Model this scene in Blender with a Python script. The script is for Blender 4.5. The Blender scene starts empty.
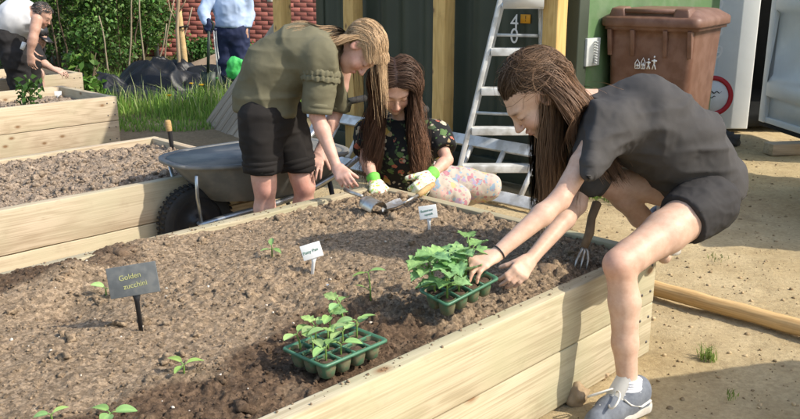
import bpy, bmesh, math, random
import numpy as np
from mathutils import Vector, Matrix, Euler
random.seed(7); RNG = np.random.default_rng(7)
scene = bpy.context.scene
COL = scene.collection
R = math.radians

# ---------------------------------------------------------------- camera, world, sun, exposure
cam_d = bpy.data.cameras.new('camera'); cam = bpy.data.objects.new('camera', cam_d); COL.objects.link(cam)
cam.location = (0, 0, 1.36); cam.rotation_euler = (R(90 - 15.4), 0, 0)
cam_d.lens = 38.25; cam_d.sensor_width = 36; cam_d.clip_end = 500; cam_d.clip_start = 0.05
scene.camera = cam
SUN_AZ = (0.95, -0.31); SUN_EL = 42.0
world = bpy.data.worlds.new('World'); scene.world = world; world.use_nodes = True
wn = world.node_tree.nodes; wl = world.node_tree.links
bg = wn.get('Background') or wn.new('ShaderNodeBackground')
sky = wn.new('ShaderNodeTexSky'); sky.sky_type = 'NISHITA'; sky.sun_disc = False
sky.sun_elevation = R(SUN_EL); sky.sun_rotation = math.atan2(SUN_AZ[0], SUN_AZ[1])
sky.air_density = 1.2; sky.dust_density = 2.0
wl.new(sky.outputs[0], bg.inputs[0]); bg.inputs[1].default_value = 0.15
sun_d = bpy.data.lights.new('sun', 'SUN'); sun_d.energy = 3.0; sun_d.angle = R(0.6); sun_d.color = (1.0, 0.93, 0.82)
sun = bpy.data.objects.new('sun', sun_d); COL.objects.link(sun)
_sd = Vector((SUN_AZ[0] * math.cos(R(SUN_EL)), SUN_AZ[1] * math.cos(R(SUN_EL)), math.sin(R(SUN_EL))))
sun.rotation_euler = _sd.to_track_quat('Z', 'Y').to_euler(); sun.location = (6, -2, 8)
vs = scene.view_settings; vs.view_transform = 'Standard'; vs.look = 'None'; vs.exposure = 0.87; vs.gamma = 1
try: scene.display_settings.display_device = 'sRGB'
except Exception: pass

# ---------------------------------------------------------------- frame of the beds
AX = R(45.7)                                   # beds run along U, across along V
U = np.array([math.cos(AX), math.sin(AX), 0]); V = np.array([-math.sin(AX), math.cos(AX), 0])
def uv(u, v, z=0.0): return U * u + V * v + np.array([0, 0, z])
def A(*p): return np.array(p, float)
def nrm(v):
    v = np.asarray(v, float); return v / max(1e-9, np.linalg.norm(v))

# ---------------------------------------------------------------- noise
def _hash(ix, iy, iz, s):
    h = (ix.astype(np.int64) * 374761393 + iy.astype(np.int64) * 668265263 + iz.astype(np.int64) * 2147483647 + s * 974711) & 0x7fffffff
    h = ((h ^ (h >> 13)) * 1274126177) & 0x7fffffff
    return ((h ^ (h >> 16)) & 0xffff) / 65535.0
def vnoise(p, s=0):
    p = np.asarray(p, float); i = np.floor(p); f = p - i; f = f * f * (3 - 2 * f)
    x, y, z = i[..., 0], i[..., 1], i[..., 2]; fx, fy, fz = f[..., 0], f[..., 1], f[..., 2]
    def L(a, b, t): return a + (b - a) * t
    c = [[[_hash(x + a, y + b, z + d, s) for d in (0, 1)] for b in (0, 1)] for a in (0, 1)]
    r = L(L(L(c[0][0][0], c[0][0][1], fz), L(c[0][1][0], c[0][1][1], fz), fy),
          L(L(c[1][0][0], c[1][0][1], fz), L(c[1][1][0], c[1][1][1], fz), fy), fx)
    return r * 2 - 1
def fbm(p, o=4, s=0):
    p = np.asarray(p, float); a = 1.0; t = 0; n = 0
    for k in range(o):
        t = t + a * vnoise(p * (2.03 ** k), s + k); n += a; a *= .5
    return t / n

def crumbs(u, v, cell, seed=0, keep=.8):
    """packed rounded crumbs: height field of random domes on a jittered grid"""
    U_, V_ = u / cell, v / cell; iu, iv = np.floor(U_), np.floor(V_); h = np.zeros_like(U_)
    for a in (-1, 0, 1):
        for b in (-1, 0, 1):
            cu, cv = iu + a, iv + b; z = cu * 0; jx = _hash(cu, cv, z, seed + 1); jy = _hash(cu, cv, z, seed + 2); r = .35 + .55 * _hash(cu, cv, z, seed + 3); on = _hash(cu, cv, z, seed + 4) < keep
            asp = .6 + .8 * _hash(cu, cv, z, seed + 5); d2 = ((U_ - cu - jx) ** 2 * asp + (V_ - cv - jy) ** 2 / asp) / (r * r); h = np.maximum(h, np.where(on, np.sqrt(np.maximum(0, 1 - d2)) * r, 0))
    return h * cell
# ---------------------------------------------------------------- meshes and objects
def mesh_np(name, v, f, smooth=False, col=None):
    """v (N,3), f list of (M,k) int arrays (tri or quad blocks)"""
    if not isinstance(f, (list, tuple)): f = [f]
    f = [np.asarray(b, np.int32) for b in f if len(b)]
    me = bpy.data.meshes.new(name); v = np.asarray(v, np.float32)
    me.vertices.add(len(v)); me.vertices.foreach_set('co', v.ravel())
    nl = sum(b.size for b in f); npoly = sum(len(b) for b in f)
    me.loops.add(nl); me.polygons.add(npoly)
    me.loops.foreach_set('vertex_index', np.concatenate([b.ravel() for b in f]))
    tot = np.concatenate([np.full(len(b), b.shape[1], np.int32) for b in f])
    st = np.concatenate([[0], np.cumsum(tot)[:-1]]).astype(np.int32)
    me.polygons.foreach_set('loop_start', st); me.polygons.foreach_set('loop_total', tot)
    if smooth: me.polygons.foreach_set('use_smooth', np.ones(npoly, bool))
    me.update(calc_edges=True); me.validate()
    if col is not None:
        ca = me.color_attributes.new('Col', 'FLOAT_COLOR', 'POINT')
        c = np.ones((len(v), 4), np.float32); c[:, :3] = col; ca.data.foreach_set('color', c.ravel())
    return me

def thing(name, label, cat, loc=(0, 0, 0), group=None):
    o = bpy.data.objects.new(name, None); COL.objects.link(o); o.location = tuple(float(c) for c in loc); o.empty_display_size = .1
    o['label'] = label; o['category'] = cat
    if group: o['group'] = group
    return o
def tag(o, label, cat, group=None, kind=None):
    o['label'] = label; o['category'] = cat
    if group: o['group'] = group
    if kind: o['kind'] = kind
    return o
def link(name, me, mat=None, parent=None, loc=None, rot=None, world=True):
    """mesh with world coordinates (loc None) or local mesh placed at world loc"""
    o = bpy.data.objects.new(name, me); COL.objects.link(o)
    if mat is not None and len(me.materials) == 0: me.materials.append(mat)
    base = Vector((0, 0, 0)); p = parent
    while p is not None: base = base + p.location; p = p.parent
    o.location = (Vector(tuple(float(c) for c in loc)) if loc is not None else Vector((0, 0, 0))) - base
    if rot is not None: o.rotation_euler = rot
    if parent is not None: o.parent = parent
    return o
def rebase(o, p):
    """move a top-level mesh's origin to p (its vertices are in world coordinates)"""
    p = Vector(tuple(float(c) for c in p)); o.data.transform(Matrix.Translation(-p)); o.location = p
    return o

class MB:
    def __init__(s): s.v = []; s.f = {3: [], 4: []}; s.n = 0; s.c = []; s.usecol = False
    def add(s, v, quads=None, tris=None, col=None):
        v = np.asarray(v, float).reshape(-1, 3)
        if quads is not None and len(quads): s.f[4].append(np.asarray(quads, np.int64).reshape(-1, 4) + s.n)
        if tris is not None and len(tris): s.f[3].append(np.asarray(tris, np.int64).reshape(-1, 3) + s.n)
        s.v.append(v); s.n += len(v)
        if col is not None: s.usecol = True
        c = np.ones((len(v), 3)) if col is None else np.broadcast_to(np.asarray(col, float), (len(v), 3)).copy()
        s.c.append(c); return s
    def tube(s, pts, rad, n=8, cap=True, col=None, flat=None):
        pts = np.asarray(pts, float); m = len(pts); rad = np.broadcast_to(np.asarray(rad, float), (m,))
        t = np.gradient(pts, axis=0); t /= np.linalg.norm(t, axis=1)[:, None] + 1e-9
        ref = A(0, 0, 1) if abs(t[0][2]) < .9 else A(1, 0, 0)
        x = nrm(np.cross(ref, t[0])); fr = []
        for i in range(m):
            x = nrm(x - t[i] * np.dot(x, t[i])); fr.append((x, np.cross(t[i], x)))
        a = np.arange(n) * 2 * math.pi / n; v = []
        for i in range(m):
            fx, fy = fr[i]; fl = 1 if flat is None else flat
            v.append(pts[i] + rad[i] * (np.cos(a)[:, None] * fx + fl * np.sin(a)[:, None] * fy))
        v = np.concatenate(v); q = []
        for i in range(m - 1):
            for k in range(n):
                q.append((i * n + k, i * n + (k + 1) % n, (i + 1) * n + (k + 1) % n, (i + 1) * n + k))
        tr = []
        if cap:
            v = np.concatenate([v, pts[:1], pts[-1:]]); c0 = m * n; c1 = c0 + 1
            for k in range(n):
                tr.append((c0, (k + 1) % n, k)); tr.append((c1, (m - 1) * n + k, (m - 1) * n + (k + 1) % n))
        return s.add(v, q, tr, col)
    def box(s, c, size, M=None, col=None):
        x, y, z = [k / 2 for k in size]
        v = np.array([(-x, -y, -z), (x, -y, -z), (x, y, -z), (-x, y, -z), (-x, -y, z), (x, -y, z), (x, y, z), (-x, y, z)], float)
        if M is not None: v = v @ np.asarray(M).T
        q = [(0, 3, 2, 1), (4, 5, 6, 7), (0, 1, 5, 4), (1, 2, 6, 5), (2, 3, 7, 6), (3, 0, 4, 7)]
        return s.add(v + np.asarray(c, float), q, col=col)
    def hexa(s, pts, col=None):
        q = [(0, 3, 2, 1), (4, 5, 6, 7), (0, 1, 5, 4), (1, 2, 6, 5), (2, 3, 7, 6), (3, 0, 4, 7)]
        return s.add(pts, q, col=col)
    def loft(s, rings, close=True, cap=True, col=None):
        n = len(rings[0]); v = np.concatenate([np.asarray(r, float) for r in rings]); q = []; tr = []
        for i in range(len(rings) - 1):
            for k in range(n if close else n - 1):
                q.append((i * n + k, i * n + (k + 1) % n, (i + 1) * n + (k + 1) % n, (i + 1) * n + k))
        if cap and close:
            c0 = len(v); v = np.concatenate([v, [np.mean(rings[0], axis=0)], [np.mean(rings[-1], axis=0)]]); m = len(rings) - 1
            for k in range(n):
                tr.append((c0, (k + 1) % n, k)); tr.append((c0 + 1, m * n + k, m * n + (k + 1) % n))
        return s.add(v, q, tr, col)
    def lathe(s, c, prof, axis=(0, 0, 1), n=24, col=None, cap=False):
        """prof list of (r, h) along axis"""
        ax = nrm(axis); ref = A(0, 0, 1) if abs(ax[2]) < .9 else A(1, 0, 0); x = nrm(np.cross(ref, ax)); y = np.cross(ax, x)
        a = np.arange(n) * 2 * math.pi / n
        rings = [np.asarray(c, float) + ax * h + r * (np.cos(a)[:, None] * x + np.sin(a)[:, None] * y) for r, h in prof]
        return s.loft(rings, True, cap, col)
    def data(s):
        v = np.concatenate(s.v); f = [np.concatenate(b) for b in s.f.values() if b]
        return v, f, (np.concatenate(s.c) if s.usecol else None)
    def build(s, name, mat=None, parent=None, smooth=False, loc=None, rot=None, bevel=0):
        v, f, c = s.data(); me = mesh_np(name, v, f, smooth, c)
        if bevel: bevel_mesh(me, bevel)
        return link(name, me, mat, parent, loc, rot)

def bevel_mesh(me, w, seg=2):
    bm = bmesh.new(); bm.from_mesh(me); bmesh.ops.recalc_face_normals(bm, faces=bm.faces)
    ed = [e for e in bm.edges if len(e.link_faces) == 2 and e.calc_face_angle(0) > .5]
    bmesh.ops.bevel(bm, geom=ed, offset=w, segments=seg, affect='EDGES', profile=.6, clamp_overlap=True)
    bm.to_mesh(me); bm.free(); me.update()

_bx = {}
def boxo(name, size, loc, rot=(0, 0, 0), mat=None, parent=None, bevel=.004, uneven=0.0):
    key = (tuple(round(x, 4) for x in size), bevel, mat.name if mat else '', random.randint(0, 10 ** 6) if uneven else 0)
    if key not in _bx:
        m = MB(); nx = 1
        if uneven:
            L, W, Hh = size; nseg = max(4, int(L / .12)); rings = []
            for i in range(nseg + 1):
                x = -L / 2 + L * i / nseg
                j = lambda: random.uniform(-uneven, uneven)
                rings.append([(x, -W / 2 + j(), -Hh / 2 + j()), (x, W / 2 + j(), -Hh / 2 + j()), (x, W / 2 + j(), Hh / 2 + j()), (x, -W / 2 + j(), Hh / 2 + j())])
            m.loft(rings)
        else: m.box((0, 0, 0), size)
        v, f, c = m.data(); me = mesh_np(name, v, f)
        if bevel: bevel_mesh(me, bevel)
        if mat: me.materials.append(mat)
        _bx[key] = me
    return link(name, _bx[key], None, parent, loc, rot)

def text_mesh(txt, size, extrude=.0006):
    cu = bpy.data.curves.new('writing', 'FONT'); cu.body = txt; cu.size = size; cu.extrude = extrude; cu.align_x = 'CENTER'; cu.align_y = 'CENTER'
    o = bpy.data.objects.new('writing', cu); COL.objects.link(o)
    dg = bpy.context.evaluated_depsgraph_get(); me = bpy.data.meshes.new_from_object(o.evaluated_get(dg))
    bpy.data.objects.remove(o); bpy.data.curves.remove(cu); return me
def frame_rot(x, y, z):
    return Matrix((tuple(x), tuple(y), tuple(z))).transposed().to_euler()

# ---------------------------------------------------------------- implicit surfaces for bodies and cloth
class Field:
    def __init__(s, lo, hi, h):
        s.lo = np.asarray(lo, np.float64); s.h = h
        s.n = (np.ceil((np.asarray(hi) - s.lo) / h) + 1).astype(int); s.d = np.full(s.n, .08, np.float32)
    def _box(s, lo, hi):
        a = np.clip(np.floor((np.asarray(lo) - s.lo) / s.h).astype(int), 0, s.n); b = np.clip(np.ceil((np.asarray(hi) - s.lo) / s.h).astype(int) + 1, 0, s.n)
        if np.any(b <= a): return None
        sl = tuple(slice(x, y) for x, y in zip(a, b))
        ax = [(s.lo[i] + s.h * np.arange(a[i], b[i])).astype(np.float32) for i in range(3)]
        return sl, np.stack(np.meshgrid(*ax, indexing='ij'), -1)
    def _put(s, sl, d, k, op):
        o = s.d[sl]; d = d.astype(np.float32)
        if op == 'u':
            if k > 0:
                h = np.maximum(k - np.abs(o - d), 0) / k; s.d[sl] = np.minimum(o, d) - h * h * k * .25
            else: s.d[sl] = np.minimum(o, d)
        elif op == 's':
            d = -d
            if k > 0:
                h = np.maximum(k - np.abs(o - d), 0) / k; s.d[sl] = np.maximum(o, d) + h * h * k * .25
            else: s.d[sl] = np.maximum(o, d)
    def cone(s, a, b, ra, rb, k=.015, op='u', flat=None):
        a = np.asarray(a, np.float32); b = np.asarray(b, np.float32); m = max(ra, rb) * (max(1, flat[1]) if flat else 1) + k + .02
        r = s._box(np.minimum(a, b) - m, np.maximum(a, b) + m)
        if r is None: return s
        sl, p = r; ba = b - a; L = float(ba @ ba) + 1e-12; pa = p - a
        t = np.clip((pa @ ba) / L, 0, 1); q = pa - t[..., None] * ba
        if flat is not None:
            n = nrm(flat[0]).astype(np.float32); c = q @ n; q = q + (c / flat[1] - c)[..., None] * n
        s._put(sl, np.sqrt((q * q).sum(-1)) - (ra + (rb - ra) * t), k, op); return s
    def ell(s, c, r, M=None, k=.015, op='u'):
        c = np.asarray(c, np.float32); r = np.asarray(r, np.float32); m = float(r.max()) + k + .02
        b = s._box(c - m, c + m)
        if b is None: return s
        sl, p = b; q = p - c
        if M is not None: q = q @ np.asarray(M, np.float32)      # columns of M = axes
        k0 = np.sqrt(((q / r) ** 2).sum(-1)); k1 = np.sqrt(((q / (r * r)) ** 2).sum(-1)) + 1e-9
        s._put(sl, k0 * (k0 - 1) / k1, k, op); return s
    def chain(s, pts, rad, k=.015, flat=None):
        for i in range(len(pts) - 1): s.cone(pts[i], pts[i + 1], rad[i], rad[i + 1], k, 'u', flat)
        return s
    def cut(s, p, n, lo=None, hi=None):
        """keep the side where (x-p).n < 0 (optionally only inside a box)"""
        r = s._box(s.lo if lo is None else lo, s.lo + s.h * s.n if hi is None else hi); sl, q = r
        s.d[sl] = np.maximum(s.d[sl], ((q - np.asarray(p, np.float32)) @ nrm(n).astype(np.float32))); return s
    def mesh(s):
        d = s.d; ins = d < 0
        c = [(i, j, k) for i in (0, 1) for j in (0, 1) for k in (0, 1)]; n = np.array(d.shape) - 1
        sub = lambda a, o: a[o[0]:o[0] + n[0], o[1]:o[1] + n[1], o[2]:o[2] + n[2]]
        al = np.ones(n, bool); an = np.zeros(n, bool)
        for o in c: m = sub(ins, o); al &= m; an |= m
        idx = np.argwhere(an & ~al); cells = np.full(n, -1, np.int32); cells[tuple(idx.T)] = np.arange(len(idx))
        vals = np.stack([d[idx[:, 0] + o[0], idx[:, 1] + o[1], idx[:, 2] + o[2]] for o in c], 1)
        acc = np.zeros((len(idx), 3)); cnt = np.zeros(len(idx))
        for i in range(8):
            for j in range(i + 1, 8):
                dd = np.array(c[j]) - np.array(c[i])
                if np.abs(dd).sum() != 1: continue
                a, b = vals[:, i], vals[:, j]; x = (a < 0) != (b < 0)
                t = a[x] / (a[x] - b[x]); acc[x] += np.array(c[i]) + t[:, None] * dd; cnt[x] += 1
        v = (idx + acc / cnt[:, None]) * s.h + s.lo; qs = []
        for ax in range(3):
            o1, o2 = (ax + 1) % 3, (ax + 2) % 3
            s0 = [slice(None)] * 3; s1 = [slice(None)] * 3; s0[ax] = slice(0, -1); s1[ax] = slice(1, None)
            e = np.argwhere(ins[tuple(s0)] != ins[tuple(s1)])
            ok = (e[:, o1] > 0) & (e[:, o2] > 0) & (e[:, o1] < n[o1]) & (e[:, o2] < n[o2]); e = e[ok]
            pos = ins[tuple(e.T)]
            def cell(a, b):
                q = e.copy(); q[:, o1] -= a; q[:, o2] -= b; return cells[tuple(q.T)]
            q = np.stack([cell(1, 1), cell(0, 1), cell(0, 0), cell(1, 0)], 1)
            q[~pos] = q[~pos][:, ::-1]; qs.append(q)
        q = np.concatenate(qs); q = q[(q >= 0).all(1)]
        return v, q
def vnormals(v, q):
    n = np.cross(v[q[:, 2]] - v[q[:, 0]], v[q[:, 3]] - v[q[:, 1]]); o = np.zeros_like(v)
    for k in range(4): np.add.at(o, q[:, k], n)
    return o / (np.linalg.norm(o, axis=1)[:, None] + 1e-12)
def relax(v, q, it=2, lam=.5):
    for _ in range(it):
        s = np.zeros_like(v); c = np.zeros(len(v))
        for k in range(4):
            np.add.at(s, q[:, k], v[q[:, (k + 1) % 4]]); np.add.at(s, q[:, k], v[q[:, (k + 3) % 4]]); np.add.at(c, q[:, k], 2)
        v = v + lam * (s / np.maximum(c, 1)[:, None] - v)
    return v

# ---------------------------------------------------------------- procedural materials
MATS = {}
def lin(c): return tuple(((x / 12.92) if x <= .04045 else ((x + .055) / 1.055) ** 2.4) for x in c)
def mat(name, c1, c2=None, scale=10, rough=.75, bump=0, bscale=60, spec=.25, metal=0, attr=False, detail=6, stretch=(1, 1, 1), sss=0, transl=0, aniso=0, coord='Object', c3=None, scale3=2.5, bdist=.004):
    if name in MATS: return MATS[name]
    m = bpy.data.materials.new(name); m.use_nodes = True; N = m.node_tree.nodes; Lk = m.node_tree.links
    b = N['Principled BSDF']; b.inputs['Roughness'].default_value = rough; b.inputs['Metallic'].default_value = metal
    b.inputs['Specular IOR Level'].default_value = spec
    tc = N.new('ShaderNodeTexCoord'); mp = N.new('ShaderNodeMapping'); mp.inputs['Scale'].default_value = stretch
    if coord == 'World':
        g = N.new('ShaderNodeNewGeometry'); Lk.new(g.outputs['Position'], mp.inputs[0])
    else: Lk.new(tc.outputs[coord], mp.inputs[0])
    if c2 is None: c2 = tuple(x * .8 for x in c1)
    nz = N.new('ShaderNodeTexNoise'); nz.inputs['Scale'].default_value = scale; nz.inputs['Detail'].default_value = detail; nz.inputs['Roughness'].default_value = .65
    Lk.new(mp.outputs[0], nz.inputs['Vector'])
    rp = N.new('ShaderNodeValToRGB'); rp.color_ramp.elements[0].position = .33; rp.color_ramp.elements[1].position = .67
    rp.color_ramp.elements[0].color = (*c2, 1); rp.color_ramp.elements[1].color = (*c1, 1)
    Lk.new(nz.outputs[0], rp.inputs[0]); colr = rp.outputs[0]
    if c3 is not None:
        n3 = N.new('ShaderNodeTexNoise'); n3.inputs['Scale'].default_value = scale3; n3.inputs['Detail'].default_value = 5; Lk.new(mp.outputs[0], n3.inputs['Vector'])
        r3 = N.new('ShaderNodeValToRGB'); r3.color_ramp.elements[0].position = .45; r3.color_ramp.elements[1].position = .62; Lk.new(n3.outputs[0], r3.inputs[0])
        mx3 = N.new('ShaderNodeMixRGB'); Lk.new(r3.outputs[0], mx3.inputs[0]); Lk.new(colr, mx3.inputs[1]); mx3.inputs[2].default_value = (*c3, 1); colr = mx3.outputs[0]
    if attr:
        at = N.new('ShaderNodeAttribute'); at.attribute_name = 'Col'
        mx = N.new('ShaderNodeMixRGB'); mx.blend_type = 'MULTIPLY'; mx.inputs[0].default_value = 1
        Lk.new(colr, mx.inputs[1]); Lk.new(at.outputs['Color'], mx.inputs[2]); colr = mx.outputs[0]
    Lk.new(colr, b.inputs['Base Color'])
    if sss:
        b.inputs['Subsurface Weight'].default_value = sss; b.inputs['Subsurface Radius'].default_value = (1, .35, .2); b.inputs['Subsurface Scale'].default_value = .006
    if bump:
        nb = N.new('ShaderNodeTexNoise'); nb.inputs['Scale'].default_value = bscale; nb.inputs['Detail'].default_value = 8; nb.inputs['Roughness'].default_value = .7
        Lk.new(mp.outputs[0], nb.inputs['Vector'])
        bp = N.new('ShaderNodeBump'); bp.inputs['Strength'].default_value = bump; bp.inputs['Distance'].default_value = bdist
        Lk.new(nb.outputs[0], bp.inputs['Height']); Lk.new(bp.outputs[0], b.inputs['Normal'])
    if transl:
        tr = N.new('ShaderNodeBsdfTranslucent'); Lk.new(colr, tr.inputs[0]); ms = N.new('ShaderNodeMixShader'); ms.inputs[0].default_value = transl
        Lk.new(b.outputs[0], ms.inputs[1]); Lk.new(tr.outputs[0], ms.inputs[2]); Lk.new(ms.outputs[0], N['Material Output'].inputs[0])
    MATS[name] = m; return m

def wood(name, light, dark, knot=(.22, .13, .065), green=None, kscale=1.0, rough=.7, knots=True):
    """boards run along local X"""
    if name in MATS: return MATS[name]
    m = bpy.data.materials.new(name); m.use_nodes = True; N = m.node_tree.nodes; Lk = m.node_tree.links
    b = N['Principled BSDF']; b.inputs['Roughness'].default_value = rough; b.inputs['Specular IOR Level'].default_value = .2
    tc = N.new('ShaderNodeTexCoord'); oi = N.new('ShaderNodeObjectInfo')
    ad = N.new('ShaderNodeVectorMath'); ad.operation = 'ADD'; sc = N.new('ShaderNodeVectorMath'); sc.operation = 'SCALE'; sc.inputs['Scale'].default_value = 37.0
    cx = N.new('ShaderNodeCombineXYZ'); Lk.new(oi.outputs['Random'], cx.inputs[0]); Lk.new(oi.outputs['Random'], cx.inputs[1])
    Lk.new(cx.outputs[0], sc.inputs[0]); Lk.new(tc.outputs['Object'], ad.inputs[0]); Lk.new(sc.outputs[0], ad.inputs[1])
    vec = ad.outputs[0]
    # knots
    sp0 = N.new('ShaderNodeSeparateXYZ'); Lk.new(vec, sp0.inputs[0]); yz = N.new('ShaderNodeMath'); yz.operation = 'ADD'; Lk.new(sp0.outputs[1], yz.inputs[0]); Lk.new(sp0.outputs[2], yz.inputs[1])
    cb0 = N.new('ShaderNodeCombineXYZ'); Lk.new(sp0.outputs[0], cb0.inputs[0]); Lk.new(yz.outputs[0], cb0.inputs[1])
    mk = N.new('ShaderNodeMapping'); mk.inputs['Scale'].default_value = (2.6 * kscale, 4.6 * kscale, 1); Lk.new(cb0.outputs[0], mk.inputs[0])
    vo = N.new('ShaderNodeTexVoronoi'); vo.voronoi_dimensions = '2D'; vo.inputs['Scale'].default_value = 1.0; vo.inputs['Randomness'].default_value = 1.0; Lk.new(mk.outputs[0], vo.inputs['Vector'])
    # grain bent round the knots
    mg = N.new('ShaderNodeMapping'); mg.inputs['Scale'].default_value = (.7, 9, 9); Lk.new(vec, mg.inputs[0])
    nz = N.new('ShaderNodeTexNoise'); nz.inputs['Scale'].default_value = 1.6; nz.inputs['Detail'].default_value = 3; nz.inputs['Distortion'].default_value = .6; Lk.new(mg.outputs[0], nz.inputs['Vector'])
    iv = N.new('ShaderNodeMath'); iv.operation = 'POWER'; Lk.new(vo.outputs['Distance'], iv.inputs[0]); iv.inputs[1].default_value = .5
    sm = N.new('ShaderNodeMath'); sm.operation = 'MULTIPLY_ADD'; Lk.new(iv.outputs[0], sm.inputs[0]); sm.inputs[1].default_value = -.55 if knots else 0; Lk.new(nz.outputs[0], sm.inputs[2])
    fr = N.new('ShaderNodeMath'); fr.operation = 'MULTIPLY'; Lk.new(sm.outputs[0], fr.inputs[0]); fr.inputs[1].default_value = 24
    sn = N.new('ShaderNodeMath'); sn.operation = 'SINE'; Lk.new(fr.outputs[0], sn.inputs[0])
    mf = N.new('ShaderNodeMapping'); mf.inputs['Scale'].default_value = (1.6, 170, 170); Lk.new(vec, mf.inputs[0])
    nf = N.new('ShaderNodeTexNoise'); nf.inputs['Scale'].default_value = 1; nf.inputs['Detail'].default_value = 4; Lk.new(mf.outputs[0], nf.inputs['Vector'])
    mxa = N.new('ShaderNodeMath'); mxa.operation = 'MULTIPLY_ADD'; Lk.new(sn.outputs[0], mxa.inputs[0]); mxa.inputs[1].default_value = .10; Lk.new(nf.outputs[0], mxa.inputs[2])
    rp = N.new('ShaderNodeValToRGB'); rp.color_ramp.elements[0].position = .32; rp.color_ramp.elements[1].position = .62
    rp.color_ramp.elements[0].color = (*dark, 1); rp.color_ramp.elements[1].color = (*light, 1); Lk.new(mxa.outputs[0], rp.inputs[0]); colr = rp.outputs[0]
    if green:
        n3 = N.new('ShaderNodeTexNoise'); n3.inputs['Scale'].default_value = 3.0; n3.inputs['Detail'].default_value = 6; Lk.new(vec, n3.inputs['Vector'])
        r3 = N.new('ShaderNodeValToRGB'); r3.color_ramp.elements[0].position = .42; r3.color_ramp.elements[1].position = .7; Lk.new(n3.outputs[0], r3.inputs[0])
        m3 = N.new('ShaderNodeMixRGB'); m3.inputs[2].default_value = (*green, 1); Lk.new(r3.outputs[0], m3.inputs[0]); Lk.new(colr, m3.inputs[1]); colr = m3.outputs[0]
    if knots:
        kr = N.new('ShaderNodeValToRGB'); e = kr.color_ramp.elements; e[0].position = .028; e[0].color = (1, 1, 1, 1); e[1].position = .085; e[1].color = (0, 0, 0, 1)
        e2 = e.new(.045); e2.color = (.55, .55, .55, 1)
        Lk.new(vo.outputs['Distance'], kr.inputs[0])
        sk = N.new('ShaderNodeSeparateColor'); Lk.new(vo.outputs['Color'], sk.inputs[0]); gk = N.new('ShaderNodeMath'); gk.operation = 'GREATER_THAN'; Lk.new(sk.outputs[0], gk.inputs[0]); gk.inputs[1].default_value = .3; mk2 = N.new('ShaderNodeMath'); mk2.operation = 'MULTIPLY'; Lk.new(gk.outputs[0], mk2.inputs[0]); Lk.new(kr.outputs[0], mk2.inputs[1])
        mxk = N.new('ShaderNodeMixRGB'); mxk.inputs[2].default_value = (*knot, 1); Lk.new(mk2.outputs[0], mxk.inputs[0]); Lk.new(colr, mxk.inputs[1]); colr = mxk.outputs[0]
    # dirt low and blotchy
    nd = N.new('ShaderNodeTexNoise'); nd.inputs['Scale'].default_value = 7; nd.inputs['Detail'].default_value = 8; nd.inputs['Roughness'].default_value = .7; Lk.new(vec, nd.inputs['Vector'])
    rd = N.new('ShaderNodeValToRGB'); rd.color_ramp.elements[0].position = .56; rd.color_ramp.elements[1].position = .8; rd.color_ramp.elements[1].color = (.45, .45, .45, 1); Lk.new(nd.outputs[0], rd.inputs[0])
    md = N.new('ShaderNodeMixRGB'); md.inputs[2].default_value = (.20, .14, .085, 1); Lk.new(rd.outputs[0], md.inputs[0]); Lk.new(colr, md.inputs[1]); colr = md.outputs[0]
    hs = N.new('ShaderNodeHueSaturation'); mr = N.new('ShaderNodeMapRange'); mr.inputs[3].default_value = .88; mr.inputs[4].default_value = 1.1
    Lk.new(oi.outputs['Random'], mr.inputs[0]); Lk.new(mr.outputs[0], hs.inputs['Value']); Lk.new(colr, hs.inputs['Color']); colr = hs.outputs[0]
    Lk.new(colr, b.inputs['Base Color'])
    bp = N.new('ShaderNodeBump'); bp.inputs['Strength'].default_value = .35; bp.inputs['Distance'].default_value = .003; Lk.new(mxa.outputs[0], bp.inputs['Height']); Lk.new(bp.outputs[0], b.inputs['Normal'])
    MATS[name] = m; return m

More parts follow.
